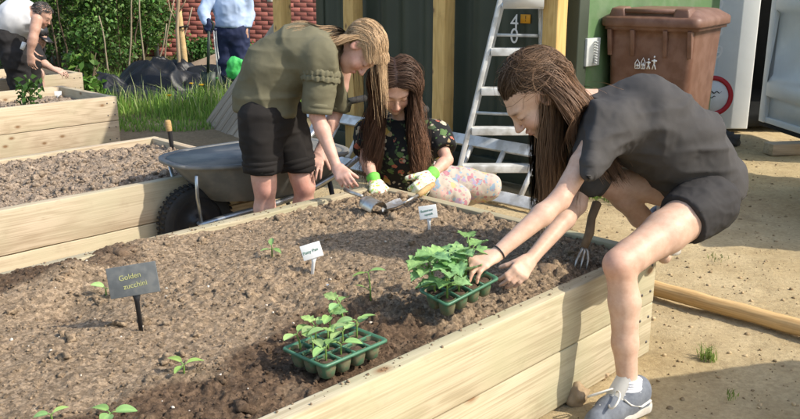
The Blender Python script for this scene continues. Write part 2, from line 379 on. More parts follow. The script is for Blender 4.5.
# ================================================================ materials of the place
M_sand = None
def ground_material():
    m = bpy.data.materials.new('sandy_ground'); m.use_nodes = True; N = m.node_tree.nodes; L = m.node_tree.links; b = N['Principled BSDF']
    b.inputs['Roughness'].default_value = .95; b.inputs['Specular IOR Level'].default_value = .1
    g = N.new('ShaderNodeNewGeometry')
    def noise(sc, det=8, rg=.65):
        n = N.new('ShaderNodeTexNoise'); n.inputs['Scale'].default_value = sc; n.inputs['Detail'].default_value = det; n.inputs['Roughness'].default_value = rg; L.new(g.outputs['Position'], n.inputs['Vector']); return n.outputs[0]
    def ramp(x, p0, c0, p1, c1):
        r = N.new('ShaderNodeValToRGB'); e = r.color_ramp.elements; e[0].position = p0; e[0].color = (*c0, 1); e[1].position = p1; e[1].color = (*c1, 1); L.new(x, r.inputs[0]); return r.outputs[0]
    def mix(f, a, bb):
        x = N.new('ShaderNodeMixRGB'); L.new(f, x.inputs[0]); L.new(a, x.inputs[1]); L.new(bb, x.inputs[2]); return x.outputs[0]
    sand = ramp(noise(34, 10, .75), .3, (.27, .195, .10), .68, (.50, .385, .21))
    pale = ramp(noise(60, 8), .3, (.38, .295, .165), .7, (.60, .475, .28))
    c = mix(ramp(noise(1.7, 5), .4, (0, 0, 0), .62, (1, 1, 1)), sand, pale)
    damp = ramp(noise(30), .3, (.10, .07, .04), .7, (.22, .155, .085))
    c = mix(ramp(noise(2.6, 7, .7), .55, (0, 0, 0), .72, (.55, .55, .55)), c, damp)
    at = N.new('ShaderNodeAttribute'); at.attribute_name = 'Col'; sx = N.new('ShaderNodeSeparateColor'); L.new(at.outputs['Color'], sx.inputs[0])
    turf = ramp(noise(20), .3, (.045, .05, .018), .7, (.10, .085, .04))
    c = mix(sx.outputs[0], c, turf)                      # red channel: under the grass and hedge
    path = ramp(noise(40, 9, .7), .3, (.13, .095, .055), .7, (.27, .2, .12))
    c = mix(sx.outputs[1], c, path)                      # green channel: trodden brown path
    L.new(c, b.inputs['Base Color'])
    bp = N.new('ShaderNodeBump'); bp.inputs['Strength'].default_value = .8; bp.inputs['Distance'].default_value = .012; L.new(noise(70, 10, .75), bp.inputs['Height']); L.new(bp.outputs[0], b.inputs['Normal'])
    return m
def soil_material(name, dry, dry2, wet, wetness=.5):
    m = bpy.data.materials.new(name); m.use_nodes = True; N = m.node_tree.nodes; L = m.node_tree.links; b = N['Principled BSDF']
    b.inputs['Roughness'].default_value = .95; b.inputs['Specular IOR Level'].default_value = .1
    g = N.new('ShaderNodeNewGeometry')
    def noise(sc, det=8, rg=.65):
        n = N.new('ShaderNodeTexNoise'); n.inputs['Scale'].default_value = sc; n.inputs['Detail'].default_value = det; n.inputs['Roughness'].default_value = rg; L.new(g.outputs['Position'], n.inputs['Vector']); return n.outputs[0]
    def ramp(x, p0, c0, p1, c1):
        r = N.new('ShaderNodeValToRGB'); e = r.color_ramp.elements; e[0].position = p0; e[0].color = (*c0, 1); e[1].position = p1; e[1].color = (*c1, 1); L.new(x, r.inputs[0]); return r.outputs[0]
    def mix(f, a, bb):
        x = N.new('ShaderNodeMixRGB'); L.new(f, x.inputs[0]); L.new(a, x.inputs[1]); L.new(bb, x.inputs[2]); return x.outputs[0]
    c = ramp(noise(55, 9, .75), .3, dry2, .7, dry)
    w = ramp(noise(40, 9), .3, tuple(x * .7 for x in wet), .7, wet)
    at = N.new('ShaderNodeAttribute'); at.attribute_name = 'Col'; sx = N.new('ShaderNodeSeparateColor'); L.new(at.outputs['Color'], sx.inputs[0])
    ad = N.new('ShaderNodeMath'); ad.operation = 'MULTIPLY_ADD'; L.new(noise(5, 6, .6), ad.inputs[0]); ad.inputs[1].default_value = 1.0; L.new(sx.outputs[0], ad.inputs[2])
    c = mix(ramp(ad.outputs[0], .62 + .2 * (1 - wetness), (0, 0, 0), .95 + .2 * (1 - wetness), (1, 1, 1)), c, w)
    for vs_, lo_, hi_ in ((75, .62, 1.22), (170, .7, 1.25)):
        vo = N.new('ShaderNodeTexVoronoi'); vo.inputs['Scale'].default_value = vs_; L.new(g.outputs['Position'], vo.inputs['Vector']); sv = N.new('ShaderNodeSeparateColor'); L.new(vo.outputs['Color'], sv.inputs[0])
        mr = N.new('ShaderNodeMapRange'); mr.inputs[3].default_value = lo_; mr.inputs[4].default_value = hi_; L.new(sv.outputs[0], mr.inputs[0]); hv = N.new('ShaderNodeHueSaturation'); L.new(mr.outputs[0], hv.inputs['Value']); L.new(c, hv.inputs['Color']); c = hv.outputs[0]
    grit = ramp(noise(160, 4), .70, (0, 0, 0), .74, (.7, .7, .7))
    gc = N.new('ShaderNodeRGB'); gc.outputs[0].default_value = (.36, .29, .21, 1)
    c = mix(grit, c, gc.outputs[0])
    L.new(c, b.inputs['Base Color'])
    bp = N.new('ShaderNodeBump'); bp.inputs['Strength'].default_value = .9; bp.inputs['Distance'].default_value = .006; L.new(noise(120, 10, .75), bp.inputs['Height']); L.new(bp.outputs[0], b.inputs['Normal'])
    return m
M_ground = ground_material()
M_soil = soil_material('garden_soil', (.335, .252, .168), (.215, .152, .095), (.14, .092, .058), .5)
M_soil2 = soil_material('dry_garden_soil', (.36, .28, .205), (.235, .178, .128), (.18, .13, .09), .1)
M_near = wood('sleeper_pine', (.45, .385, .262), (.33, .275, .175), green=(.37, .345, .215), kscale=.8)
M_mid = wood('pale_sleeper_pine', (.52, .42, .295), (.38, .295, .195), green=(.44, .385, .255), kscale=1.0)
M_post = wood('yellow_post_pine', (.62, .42, .16), (.50, .32, .11), kscale=1.2)
M_grey = wood('weathered_boards', (.42, .345, .25), (.29, .23, .16), knots=False)
M_pole = wood('peeled_pole', (.58, .38, .17), (.44, .27, .11), knots=False)
M_stake = wood('stake_wood', (.50, .36, .18), (.38, .26, .12), knots=False)
M_screw = mat('screw_head', (.12, .11, .1), rough=.5, metal=.6)

# ================================================================ ground: one sheet out to the horizon
def graded(lo, a, b, hi, fine, n):
    mid = np.arange(a, b + fine * .5, fine); t = np.linspace(0, 1, n) ** 2.5
    return np.concatenate([(a - (a - lo) * t[::-1])[:-1], mid, (b + (hi - b) * t)[1:]])
def ground_h(x, y):
    p = np.stack([x, y, x * 0], -1)
    h = .012 * fbm(p * 1.3, 3, 3) + .007 * fbm(p * 9, 3, 5) + .005 * np.abs(fbm(p * 26, 2, 8))
    return h - .012
xs = graded(-300, -2.6, 3.6, 300, .027, 26); ys = graded(-300, 2.0, 8.0, 400, .027, 26)
X, Y = np.meshgrid(xs, ys, indexing='ij'); Z = ground_h(X, Y)
far = np.clip((np.hypot(X, Y - 5) - 9) / 20, 0, 1); Z = Z * (1 - far)
gu = X * U[0] + Y * U[1]; gv = X * V[0] + Y * V[1]
turf = np.clip((Y - 7.9 + .25 * vnoise(np.stack([X * 2, Y * 2, X * 0], -1), 4)) / .5, 0, 1) * np.clip((.1 - X) / .5, 0, 1)
path = np.clip((gv - 4.6) / .3, 0, 1) * np.clip((8.2 - Y) / .4, 0, 1) * np.clip((-.4 - X) / .5, 0, 1) * .85
gc = np.stack([turf.ravel(), np.maximum(path, 0).ravel(), X.ravel() * 0], -1)
ny = len(ys); ii, jj = np.meshgrid(np.arange(len(xs) - 1), np.arange(ny - 1), indexing='ij'); q0 = (ii * ny + jj).ravel()
gq = np.stack([q0, q0 + ny, q0 + ny + 1, q0 + 1], 1)
ground = link('ground', mesh_np('ground', np.stack([X, Y, Z], -1).reshape(-1, 3), gq, True, gc), M_ground); ground['kind'] = 'structure'
ground['label'] = 'bare sandy ground with turf and a trodden path at the left'

# lumps reused for stones, clods and grit
def lump(seed, sub=1, rough=.28):
    bm = bmesh.new(); bmesh.ops.create_icosphere(bm, subdivisions=sub, radius=1); v = np.array([x.co[:] for x in bm.verts]); f = np.array([[x.index for x in t.verts] for t in bm.faces]); bm.free()
    n = fbm(v * 1.3 + seed * 7.7, 2, seed); r2 = fbm(v * 3.1 + seed * 3.1, 2, seed + 9)
    return v * (1 + rough * 1.6 * n + rough * .7 * r2)[:, None], f
LUMPS = [lump(k, 1, .55) for k in range(10)]; LUMPS2 = [lump(k + 20, 2, .8) for k in range(10)]
def rot_np(rng, n):
    q = rng.normal(size=(n, 4)); q /= np.linalg.norm(q, axis=1)[:, None]; w, x, y, z = q.T
    return np.stack([1 - 2 * (y * y + z * z), 2 * (x * y - z * w), 2 * (x * z + y * w), 2 * (x * y + z * w), 1 - 2 * (x * x + z * z), 2 * (y * z - x * w), 2 * (x * z - y * w), 2 * (y * z + x * w), 1 - 2 * (x * x + y * y)], -1).reshape(-1, 3, 3)
def lump_cloud(name, pos, size, m, parent=None, col=None, lumps=LUMPS, squash=.75, seed=1):
    rng = np.random.default_rng(seed); mb = MB(); Rm = rot_np(rng, len(pos)); which = rng.integers(0, len(lumps), len(pos))
    for k, (lv, lf) in enumerate(lumps):
        s = np.where(which == k)[0]
        if not len(s): continue
        v = np.einsum('nij,vj->nvi', Rm[s], lv) * size[s][:, None, None]; v[..., 2] *= squash; v = v + pos[s][:, None, :]
        f = lf[None] + (np.arange(len(s)) * len(lv))[:, None, None]
        mb.add(v.reshape(-1, 3), None, f.reshape(-1, 3), None if col is None else np.repeat(col[s], len(lv), 0))
    o = mb.build(name, m, parent); o['kind'] = 'stuff'; return o
M_grit = mat('grit', (.46, .35, .2), (.22, .15, .08), scale=18, rough=.95, attr=True, coord='World')
rng = np.random.default_rng(3)
n = 5600; gx = rng.uniform(-1.0, 3.4, n); gy = 2.1 + 5.2 * rng.random(n) ** 1.4
gsz = .0025 + .009 * rng.random(n) ** 5
uu_ = gx * U[0] + gy * U[1]; vv_ = gx * V[0] + gy * V[1]; ok = ~((uu_ < 2.75) & (vv_ > 1.36))
gp = np.stack([gx, gy, ground_h(gx, gy) + .0015], -1)[ok]; gcol = (.6 + .7 * rng.random((n, 1)))[ok] * np.array([1, 1, 1])
o = lump_cloud('grit', gp, gsz[ok], M_grit, col=gcol); tag(o, 'loose grit and small stones scattered over the sandy ground', 'grit', kind='stuff')

# ================================================================ raised beds
def soil_near(u, v):
    p = np.stack([u, v, u * 0], -1)
    wu = u + .006 * vnoise(p * 60, 31) + .003 * vnoise(p * 140, 35); wv = v + .006 * vnoise(p * 60, 32) + .003 * vnoise(p * 140, 36); dens = np.clip(.45 + .9 * vnoise(p * 2.3, 33) + .5 * np.clip((1.85 - v) / .15, 0, 1) + .4 * np.clip((u - 1.9) / .3, 0, 1) - .6 * np.exp(-((u - .95) / .55) ** 2 - ((v - 2.15) / .22) ** 2), .06, 1.1)
    h = .372 + .016 * fbm(p * 2.2, 3, 11) + .012 * fbm(p * 9, 3, 12) + .006 * np.abs(fbm(p * 30, 3, 13)) + dens * (.5 * crumbs(wu, wv, .036, 5, .16) + .55 * crumbs(wu, wv, .018, 15, .38)) + (.10 + .55 * dens) * crumbs(wu, wv, .0115, 25, .6) + .0028 * vnoise(p * 150, 41) + .004 * np.abs(vnoise(p * 75, 42))
    back = np.clip((v - 2.45) / .3, 0, 1); h += .035 * back * (1 - np.clip((u - 1.6) / .5, 0, 1)) * (.7 + .6 * vnoise(p * 5, 2))
    h += .03 * np.exp(-((u - 2.35) ** 2 + (v - 2.35) ** 2) / .09) - .02 * np.clip((1.60 - v) / .15, 0, 1)
    for cu, cv, r, a in HOLES: h += a * np.exp(-((u - cu) ** 2 + (v - cv) ** 2) / (r * r))
    return h
HOLES = [(1.02, 2.42, .10, -.035), (1.33, 1.66, .12, -.03), (1.80, 2.02, .07, -.03), (2.16, 1.80, .14, -.02), (1.15, 2.66, .10, .05), (2.05, 2.55, .06, .02)]
def soil_flat(u, v, seed=30):
    p = np.stack([u, v, u * 0], -1)
    return .358 + .02 * fbm(p * 2.5, 3, seed) + .018 * fbm(p * 9, 3, seed + 1) + .5 * crumbs(u + .015 * vnoise(p * 30, 2), v, .05, seed, .45) + .5 * crumbs(u, v, .026, seed + 9, .7)
M_pebble = mat('pale_pebble', (.62, .56, .47), (.45, .39, .31), scale=40, rough=.9)
def raised_bed(label, u0, u1, v0, v1, wm, soil_fn, step, soil_m, clods, seed, wetfn=None):
    T = .05; root = thing('raised_bed', label, 'raised bed', uv((u0 + u1) / 2, v0, 0), 'timber raised beds')
    for z in (.0985, .3005):
        for v in (v0 + T / 2, v1 - T / 2): boxo('board', (u1 - u0, T, .198), uv((u0 + u1) / 2, v, z), (0, 0, AX), wm, root, .004, .0009)
        for u in (u0 + T / 2, u1 - T / 2): boxo('board', (v1 - v0 - 2 * T - .004, T, .198), uv(u, (v0 + v1) / 2, z - .0012), (0, 0, AX + math.pi / 2), wm, root, .004, .0009)
    for u in (u0 + T + .04, u1 - T - .04):
        for v in (v0 + T + .04, v1 - T - .04): boxo('corner_post', (.32, .07, .07), uv(u, v, .17), (0, R(90), 0), wm, root, .003)
    sm = MB(); sm.lathe((0, 0, 0), [(.0001, .0035), (.0045, .003), (.006, 0)], n=10); sv, sf, _ = sm.data(); sme = mesh_np('screw', sv, sf, True); sme.materials.append(M_screw)
    rx = Euler((R(90), 0, AX))
    for uu in (u1 - .03, u1 - .09, u0 + .05):
        for z in (.05, .15, .25, .35): link('screw', sme, None, root, uv(uu, v0 - .0005, z), rx)
    us = np.arange(u0 + T - .02, u1 - T + .02 + step / 2, step); vss = np.arange(v0 + T - .02, v1 - T + .02 + step / 2, step)
    uu, vv = np.meshgrid(us, vss, indexing='ij'); zz = soil_fn(uu, vv)
    P3 = uu[..., None] * U + vv[..., None] * V; P3[..., 2] = zz
    nv = len(vss); a, b = np.meshgrid(np.arange(len(us) - 1), np.arange(nv - 1), indexing='ij'); q = (a * nv + b).ravel()
    wet = wetfn(uu, vv) if wetfn else uu * 0
    link('soil', mesh_np('soil', P3.reshape(-1, 3), np.stack([q, q + nv, q + nv + 1, q + 1], 1), False, np.repeat(wet.reshape(-1, 1), 3, 1)), soil_m, root)
    rng = np.random.default_rng(seed)
    for nme, nn, s0, s1, pw, lm in clods:
        cu = rng.uniform(u0 + T + .01, u1 - T - .01, nn); cv = rng.uniform(v0 + T + .005, v1 - T - .005, nn); sz = s0 + (s1 - s0) * rng.random(nn) ** pw
        if nme == 'clods' and soil_fn is soil_near:                  # bigger clods gather in drifts
            keep = (vnoise(np.stack([cu * 3, cv * 3, cu * 0], -1), 5) + 1) / 2 > rng.random(nn) * .8; cu, cv, sz = cu[keep], cv[keep], sz[keep]
        pos = cu[:, None] * U + cv[:, None] * V; pos[:, 2] = soil_fn(cu, cv) + sz * .22
        w = (wetfn(cu, cv) if wetfn else cu * 0) - .12 + .3 * rng.random(len(cu))
        lump_cloud(nme, pos, sz, soil_m, root, np.repeat(w[:, None], 3, 1), lm, .8, seed)
    if soil_fn is soil_near:                                          # pale pebbles on the soil, spilled crumbs on the boards
        cu = rng.uniform(u0 + .1, u1 - .1, 170); cv = rng.uniform(v0 + .08, v1 - .08, 170); sz = .0018 + .004 * rng.random(170) ** 2; pos = cu[:, None] * U + cv[:, None] * V; pos[:, 2] = soil_fn(cu, cv) + sz * .5
        lump_cloud('pale_pebbles', pos, sz, M_pebble, root, None, LUMPS, .8, 77)
        cu = rng.uniform(u0, u1, 420); cv = np.where(rng.random(420) < .45, v0 + .05 * rng.random(420) ** .6, v1 - .05 * rng.random(420)); sz = .0012 + .004 * rng.random(420) ** 3; pos = cu[:, None] * U + cv[:, None] * V; pos[:, 2] = .3995 + sz * .5
        lump_cloud('spilled_crumbs', pos, sz, soil_m, root, np.zeros((420, 3)), LUMPS, .8, 78)
    return root
def wet_near(u, v):
    w = -.06 + .60 * np.clip((1.93 + .08 * np.sin(u * 5) - v) / .16, 0, 1) * np.clip((2.0 - u) / .4, 0, 1) + .55 * np.clip((v - 2.5) / .2, 0, 1) * np.clip((1.7 - u) / .4, 0, 1) + .25 * np.clip((u - 2.0) / .3, 0, 1) * np.clip((2.2 - v) / .3, 0, 1)
    for cu, cv, r, a in HOLES:
        if a < 0: w = w + .35 * np.exp(-((u - cu) ** 2 + (v - cv) ** 2) / (r * r * .8))
    return w
bed_near = raised_bed('nearest timber raised bed, its brown soil being planted by the three girls', -.5, 2.75, 1.38, 2.84, M_near, soil_near, .0057, M_soil,
    [('clods', 330, .007, .020, 3.2, LUMPS2), ('crumbs', 8500, .0018, .0065, 2.5, LUMPS)], 5, wet_near)
bed_mid = raised_bed('middle raised bed of pale boards, dry bare soil, behind the wheelbarrow wheel', .5, 2.66, 3.63, 4.72, M_mid, lambda u, v: soil_flat(u, v, 30), .012, M_soil2,
    [('clods', 450, .008, .022, 3, LUMPS2), ('crumbs', 4000, .003, .009, 2, LUMPS)], 6)
bed_far = raised_bed('far raised bed at the left edge with a small white label in it', 1.8, 3.38, 6.56, 7.56, M_mid, lambda u, v: soil_flat(u, v, 40) - .05, .03, M_soil2,
    [('clods', 400, .01, .022, 2, LUMPS)], 8)
bed_back = raised_bed('low timber bed end beside the two crouching and bending men', 2.3, 4.0, 8.45, 9.4, M_mid, lambda u, v: soil_flat(u, v, 50) - .05, .04, M_soil2,
    [('clods', 200, .01, .025, 2, LUMPS)], 9)
# a big clod left on the back board, and loose stones
def rock(name, label, pos, size, m, seed, squash=.7, cat='clod'):
    v, f = lump(seed, 3, .42); v = v * size; v[:, 2] *= squash
    o = link(name, mesh_np(name, v, f, False), m, None, pos); tag(o, label, cat); return o
M_clod = mat('clod_soil', (.20, .135, .085), (.10, .065, .04), scale=30, rough=.95, bump=.9, bscale=60, bdist=.01)
M_clod2 = mat('dry_clod_soil', (.30, .215, .14), (.2, .135, .085), scale=30, rough=.95, bump=.9, bscale=60, bdist=.01)
rock('soil_clod', 'big crumbly clod of soil by the back board behind the slate label', A(-0.991, 2.93, 0.374), .062, M_clod, 3, .62)
rock('soil_clod', 'fist sized dry clod of soil beside the kneeling right hand by the near board', A(0.506, 2.8, 0.366), .036, M_clod2, 5)
rock('soil_clod', 'dark clod of soil left of the white label near the gloved girl', A(0.06, 3.75, 0.239), .030, M_clod, 6)
M_stone = mat('tan_stone', (.42, .31, .19), (.26, .18, .1), scale=14, rough=.9, bump=.5, bscale=40)
rock('stone', 'tan stone leaning against the bed foot left of the trainer', A(*A(0.585, 2.541, 0)) + A(0, .02, .016), .032, M_stone, 11, 1.1, 'stone')
rock('stone', 'small tan stone at the bed foot behind the trainer', A(*A(0.715, 2.714, 0)) + A(0, .01, .008), .018, M_stone, 14, .9, 'stone')

# ================================================================ dark green container with its posts
M_cshaded = mat('shaded_green_paint', (.050, .062, .042), (.040, .05, .034), scale=3, rough=.5, spec=.35, bump=.08, bscale=8)  # container green with the shade on its end put into the colour
M_csunlit = mat('sunlit_green_paint', (.095, .17, .07), (.08, .145, .06), scale=4, rough=.55, spec=.35, c3=(.13, .19, .10), scale3=6)  # same container, sunlight on its side put into a lighter green
M_white = mat('white_paint', (.78, .78, .75), (.70, .70, .67), scale=20, rough=.5)
CX, CY = 1.08, 5.22; cu0 = CX * U[0] + CY * U[1]; cv0 = CX * V[0] + CY * V[1]
cont = thing('shipping_container', 'dark green shipping container behind the timber posts, brighter green on its sunlit side', 'container', uv(cu0, cv0))
mb = MB(); W = 2.44; prof = []; t = .10
while t < W - .10:                                             # corrugated end wall: trapezoid ribs
    prof += [(t, .0), (t + .07, .0), (t + .11, .036), (t + .18, .036)]; t += .22
prof.append((W - .08, 0))
lo = [uv(cu0 + .01 + d, cv0 + tt, .12) for tt, d in prof]; hi = [uv(cu0 + .01 + d, cv0 + tt, 2.5) for tt, d in prof]
mb.loft([lo, hi], False, False); mb.build('end_wall', M_cshaded, cont)
mb = MB(); mb.box((0, 0, 0), (.11, .09, 2.6)); f1 = mb.build('corner_post', M_cshaded, cont, loc=uv(cu0 + .05, cv0 + .047, 1.3), rot=(0, 0, AX), bevel=.008)
mb = MB(); mb.box((0, 0, 0), (.11, .09, 2.6)); mb.build('corner_post', M_cshaded, cont, loc=uv(cu0 + .05, cv0 + W - .047, 1.3), rot=(0, 0, AX), bevel=.008)
boxo('bottom_rail', (.12, W - .19, .14), uv(cu0 + .052, cv0 + W / 2, .09), (0, 0, AX), M_cshaded, cont, .006)
boxo('top_rail', (.12, W - .19, .10), uv(cu0 + .052, cv0 + W / 2, 2.55), (0, 0, AX), M_cshaded, cont, .006)
mb = MB(); SL = 1.75; prof = []; t = .115                          # side wall, sunlit look put into a brighter green, shallow wide ribs
while t < SL:
    prof += [(t, .0), (t + .42, .0), (t + .46, .03), (t + .60, .03)]; t += .64
lo = [uv(cu0 + tt, cv0 + .012 + d, .12) for tt, d in prof]; hi = [uv(cu0 + tt, cv0 + .012 + d, 2.5) for tt, d in prof]
mb.loft([lo, hi], False, False); mb.build('side_wall', M_csunlit, cont)
boxo('side_rail', (SL - .12, .05, .14), uv(cu0 + SL / 2 + .06, cv0 + .03, .09), (0, 0, AX), M_csunlit, cont, .006)
boxo('roof', (SL, W, .04), uv(cu0 + SL / 2, cv0 + W / 2, 2.625), (0, 0, AX), M_cshaded, cont, .004)
faceR = frame_rot(-V, A(0, 0, 1), -U)                             # text on the end wall faces -U
for ch, zz in (('4', 1.0), ('0', 0)):
    pass
pd4 = A(0.7, 5.53, 1.068); pd0 = A(0.703, 5.53, 0.98)
for ch, pp in (('4', pd4), ('0', pd0)):
    tv = pp[0] * V[0] + pp[1] * V[1]; me = text_mesh(ch, .135, .001); link('number', me, M_white, cont, uv(cu0 + .004, tv, pp[2]), faceR)
M_yel = mat('yellow_sticker', (.75, .36, .03), (.68, .3, .02), rough=.4)
M_blk = mat('black_ink', (.02, .02, .02), rough=.5)
pp = A(0.79, 5.5, 1.094); tv = pp[0] * V[0] + pp[1] * V[1]
st = boxo('warning_sticker', (.004, .075, .055), uv(cu0 + .004, tv, pp[2]), (0, 0, AX), M_yel, cont, 0)
me = text_mesh('\u26a0' if False else '!', .05, .001); link('mark', me, M_blk, st, uv(cu0 + .0005, tv, pp[2]), faceR)
# vent plate with louvres on the sunlit side
vp = A(1.182, 5.33, 0.903); vu = vp[0] * U[0] + vp[1] * U[1]
vent = boxo('vent_plate', (.15, .02, .17), uv(vu, cv0 - .004, vp[2]), (0, 0, AX), mat('vent_grey', (.52, .53, .5), (.4, .42, .4), scale=30, rough=.5), cont, .004)
for k in range(9): boxo('louvre', (.12, .012, .006), uv(vu, cv0 - .018, vp[2] - .064 + k * .016), (R(-35), 0, AX), MATS['vent_grey'], vent, 0)
# square timber posts
for k, (tt, nm_) in enumerate([(.08, 'square pine post right of the stepladder'), (.96, 'square pine post behind the girl in the floral top'), (1.85, 'square pine post behind the fair haired girl'), (2.69, 'square pine post in front of the brick wall')]):
    pst = boxo('timber_post', (2.7, .105, .105), uv(cu0 - .145, cv0 + tt, 1.35), (R(0), R(-90), AX), M_post, None, .006, .001)
    rebase_z = 0; tag(pst, nm_, 'post', 'timber posts along the container')

# ================================================================ pale container at the right with its door open
M_pale = mat('pale_grey_paint', (.74, .76, .74), (.64, .66, .64), scale=3, rough=.5, spec=.35, c3=(.68, .70, .68), scale3=9)
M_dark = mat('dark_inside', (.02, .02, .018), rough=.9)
c2 = thing('shipping_container', 'pale grey shipping container at the right with one door swung open', 'container', (3.0, 7.9, 0))
boxo('corner_post', (.33, .16, 2.5), (2.95, 7.62, 1.28), (0, 0, 0), M_pale, c2, .012)
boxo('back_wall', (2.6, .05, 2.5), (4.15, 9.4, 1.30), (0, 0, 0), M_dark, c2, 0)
boxo('left_wall', (.05, 1.62, 2.5), (2.82, 8.53, 1.28), (0, 0, 0), M_pale, c2, 0)
boxo('right_wall', (.05, 1.6, 2.5), (5.4, 8.55, 1.28), (0, 0, 0), M_pale, c2, 0)
boxo('roof', (2.6, 1.9, .05), (4.15, 8.52, 2.56), (0, 0, 0), M_pale, c2, 0)
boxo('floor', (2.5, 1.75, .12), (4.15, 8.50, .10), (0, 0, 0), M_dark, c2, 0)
for ch, yy in (('2', 7), ('5', 31), ('9', 53)):
    p_ = {7: A(2.729, 7.53, 1.097), 31: A(2.745, 7.53, 0.894), 53: A(2.759, 7.53, 0.705)}[yy]
    link('number', text_mesh(ch, .165, .001), M_white, c2, (p_[0] + .03, 7.537, p_[2]), (R(90), 0, 0))
# open door: pressed steel leaf with deep horizontal ribs, hinged at its far edge
dh = A(3.20, 7.45, 0); dd = nrm(A(.10, -.995, 0)); dn = A(-dd[1], dd[0], 0) * -1
if dn[0] > 0: dn = -dn
DL = 1.25; door = thing('container_door', 'open pale grey container door with pressed horizontal ribs', 'door', dh)
prof = [(.17, 0), (.30, 0), (.335, -.0), (.36, .045), (.47, .045), (.535, .0), (1.05, .0), (1.09, .045), (1.2, .045), (1.26, 0), (1.75, 0), (1.8, .045), (1.9, .045), (1.96, 0), (2.42, 0)]
mb = MB()
def drow(s): return [dh + dd * s + dn * o_ + A(0, 0, z_) for z_, o_ in prof]
back_ = lambda s: [dh + dd * s + dn * -.03 + A(0, 0, z_) for z_, o_ in prof][::-1]
mb.loft([drow(.09) + back_(.09), drow(DL - .07) + back_(DL - .07)]); mb.build('panel', M_pale, door)
rz_ = math.atan2(dd[1], dd[0])
for s in (.045, DL - .035): boxo('stile', (.09, .075, 2.34), dh + dd * s + A(0, 0, 1.29), (0, 0, rz_), M_pale, door, .008)
boxo('bottom_rail', (DL - .17, .05, .05), dh + dd * DL / 2 + A(0, 0, .145), (0, 0, rz_), M_pale, door, .006)
boxo('gasket', (DL, .05, .035), dh + dd * DL / 2 + A(0, 0, .1), (0, 0, rz_), M_dark, door, .006)
# round red and white sign leaning there
M_red = mat('red_paint', (.50, .03, .035), (.42, .025, .03), rough=.45)
sgn = thing('round_sign', 'round white sign with a red rim leaning by the pale container', 'sign', A(2.67, 7.2, 0.195))
sc_ = A(2.662, 7.25, 0.368); ax_ = nrm(A(-.15, -1, .18))
mb = MB(); mb.lathe(sc_, [(.0001, .006), (.17, .006), (.17, -.004), (.0001, -.004)], ax_, 40); mb.build('disc', M_white, sgn, True)
mb = MB(); mb.lathe(sc_, [(.132, .0062), (.132, .010), (.172, .010), (.172, .0)], ax_, 40); mb.build('rim', M_red, sgn, True)
for z_ in (-.045, -.01, .03): mb = MB(); mb.tube([sc_ + ax_ * .0075 + A(x_, 0, z_ + .008 * math.sin(x_ * 140 + z_ * 90)) for x_ in np.linspace(-.08, .08, 22)], .0045, 5); mb.build('mark', M_blk, sgn)
# timber block and stones under the door
boxo('timber_block', (.32, .12, .09), (3.05, 6.6, .045), (0, 0, .2), M_grey, None, .006)
tag(bpy.data.objects['timber_block'], 'grey timber block on the ground under the open door', 'timber')
for k, (x, y, s) in enumerate([(2.72, 7.0, .10), (2.62, 7.2, .08)]):
    rock('stone', ['dark stone at the foot of the pale container, right one', 'dark stone at the foot of the pale container, left one'][k], (x, y, s * .4), s, mat('dark_stone', (.07, .065, .06), (.04, .04, .035), scale=10, rough=.9, bump=.4), 31 + k, .7, 'stone')

# ================================================================ brick wall
M_brick = mat('red_brick', (.37, .13, .105), (.30, .10, .08), scale=9, rough=.85, bump=.3, bscale=60, attr=True, c3=(.30, .11, .085), scale3=20)
M_mortar = mat('mortar', (.33, .19, .155), (.27, .15, .12), scale=20, rough=.95, bump=.3)
bw = thing('brick_wall', 'red brick wall behind the person with the spade', 'wall', (-2.9, 15.05, 0))
boxo('mortar_core', (5.6, .2, 3.0), (-2.9, 15.096, 1.5), (0, 0, 0), M_mortar, bw, 0)
bms = []
for k in range(4):
    mb = MB(); mb.box((0, 0, 0), (.215, .06, .065)); v, f, _ = mb.data(); cc = np.ones((len(v), 3)) * (.78 + .13 * k); me = mesh_np('brick', v, f, False, cc); bevel_mesh(me, .004, 1); me.materials.append(M_brick); bms.append(me)
for r in range(14):
    for c in range(21):
        x = -4.75 + c * .225 + (.1125 if r % 2 else 0)
        if x > -1.2: continue
        link('brick', random.choice(bms), None, bw, (x + random.uniform(-.002, .002), 15.02 + random.uniform(-.004, .003), .04 + r * .075))
mb = MB(); mb.tube([(-4.22, 14.93, 0), (-4.22, 14.93, 2.6)], .045, 12); mb.build('drainpipe', mat('grey_plastic', (.16, .17, .18), rough=.5), bw, True)
for k, (x, z) in enumerate([(-2.23, 1.0), (-1.97, 1.02), (-2.98, .9)]): boxo('paper_notice', (.09, .006, .16), (x, 14.985, z), (0, 0, 0), M_white, bw, 0)

# ================================================================ plants: hedge bushes, grass
def leaf_cloud(mb, pos, nor, size, col, rng, asp=.55, droop=.0):
    n = len(pos); up = rng.normal(size=(n, 3)); t = np.cross(nor, up); t /= np.linalg.norm(t, axis=1)[:, None] + 1e-9; t[:, 2] -= droop; t /= np.linalg.norm(t, axis=1)[:, None]
    b = np.cross(nor, t); b /= np.linalg.norm(b, axis=1)[:, None] + 1e-9; s = size[:, None]
    fold = np.cross(t, b) * s * .18
    v = np.stack([pos, pos + t * s * .5 + b * s * asp * .5 + fold, pos + t * s, pos + t * s * .5 - b * s * asp * .5 + fold], 1).reshape(-1, 3)
    q = np.arange(n * 4).reshape(-1, 4); mb.add(v, q, None, np.repeat(col, 4, 0))
M_leaf = mat('hedge_leaf', (.95, 1, .9), (.7, .8, .65), scale=3, rough=.5, spec=.3, attr=True, transl=.25, coord='World')
M_bark = mat('bark', (.17, .12, .08), (.09, .065, .045), scale=25, rough=.9, bump=.6, bscale=50, stretch=(1, 1, .3))
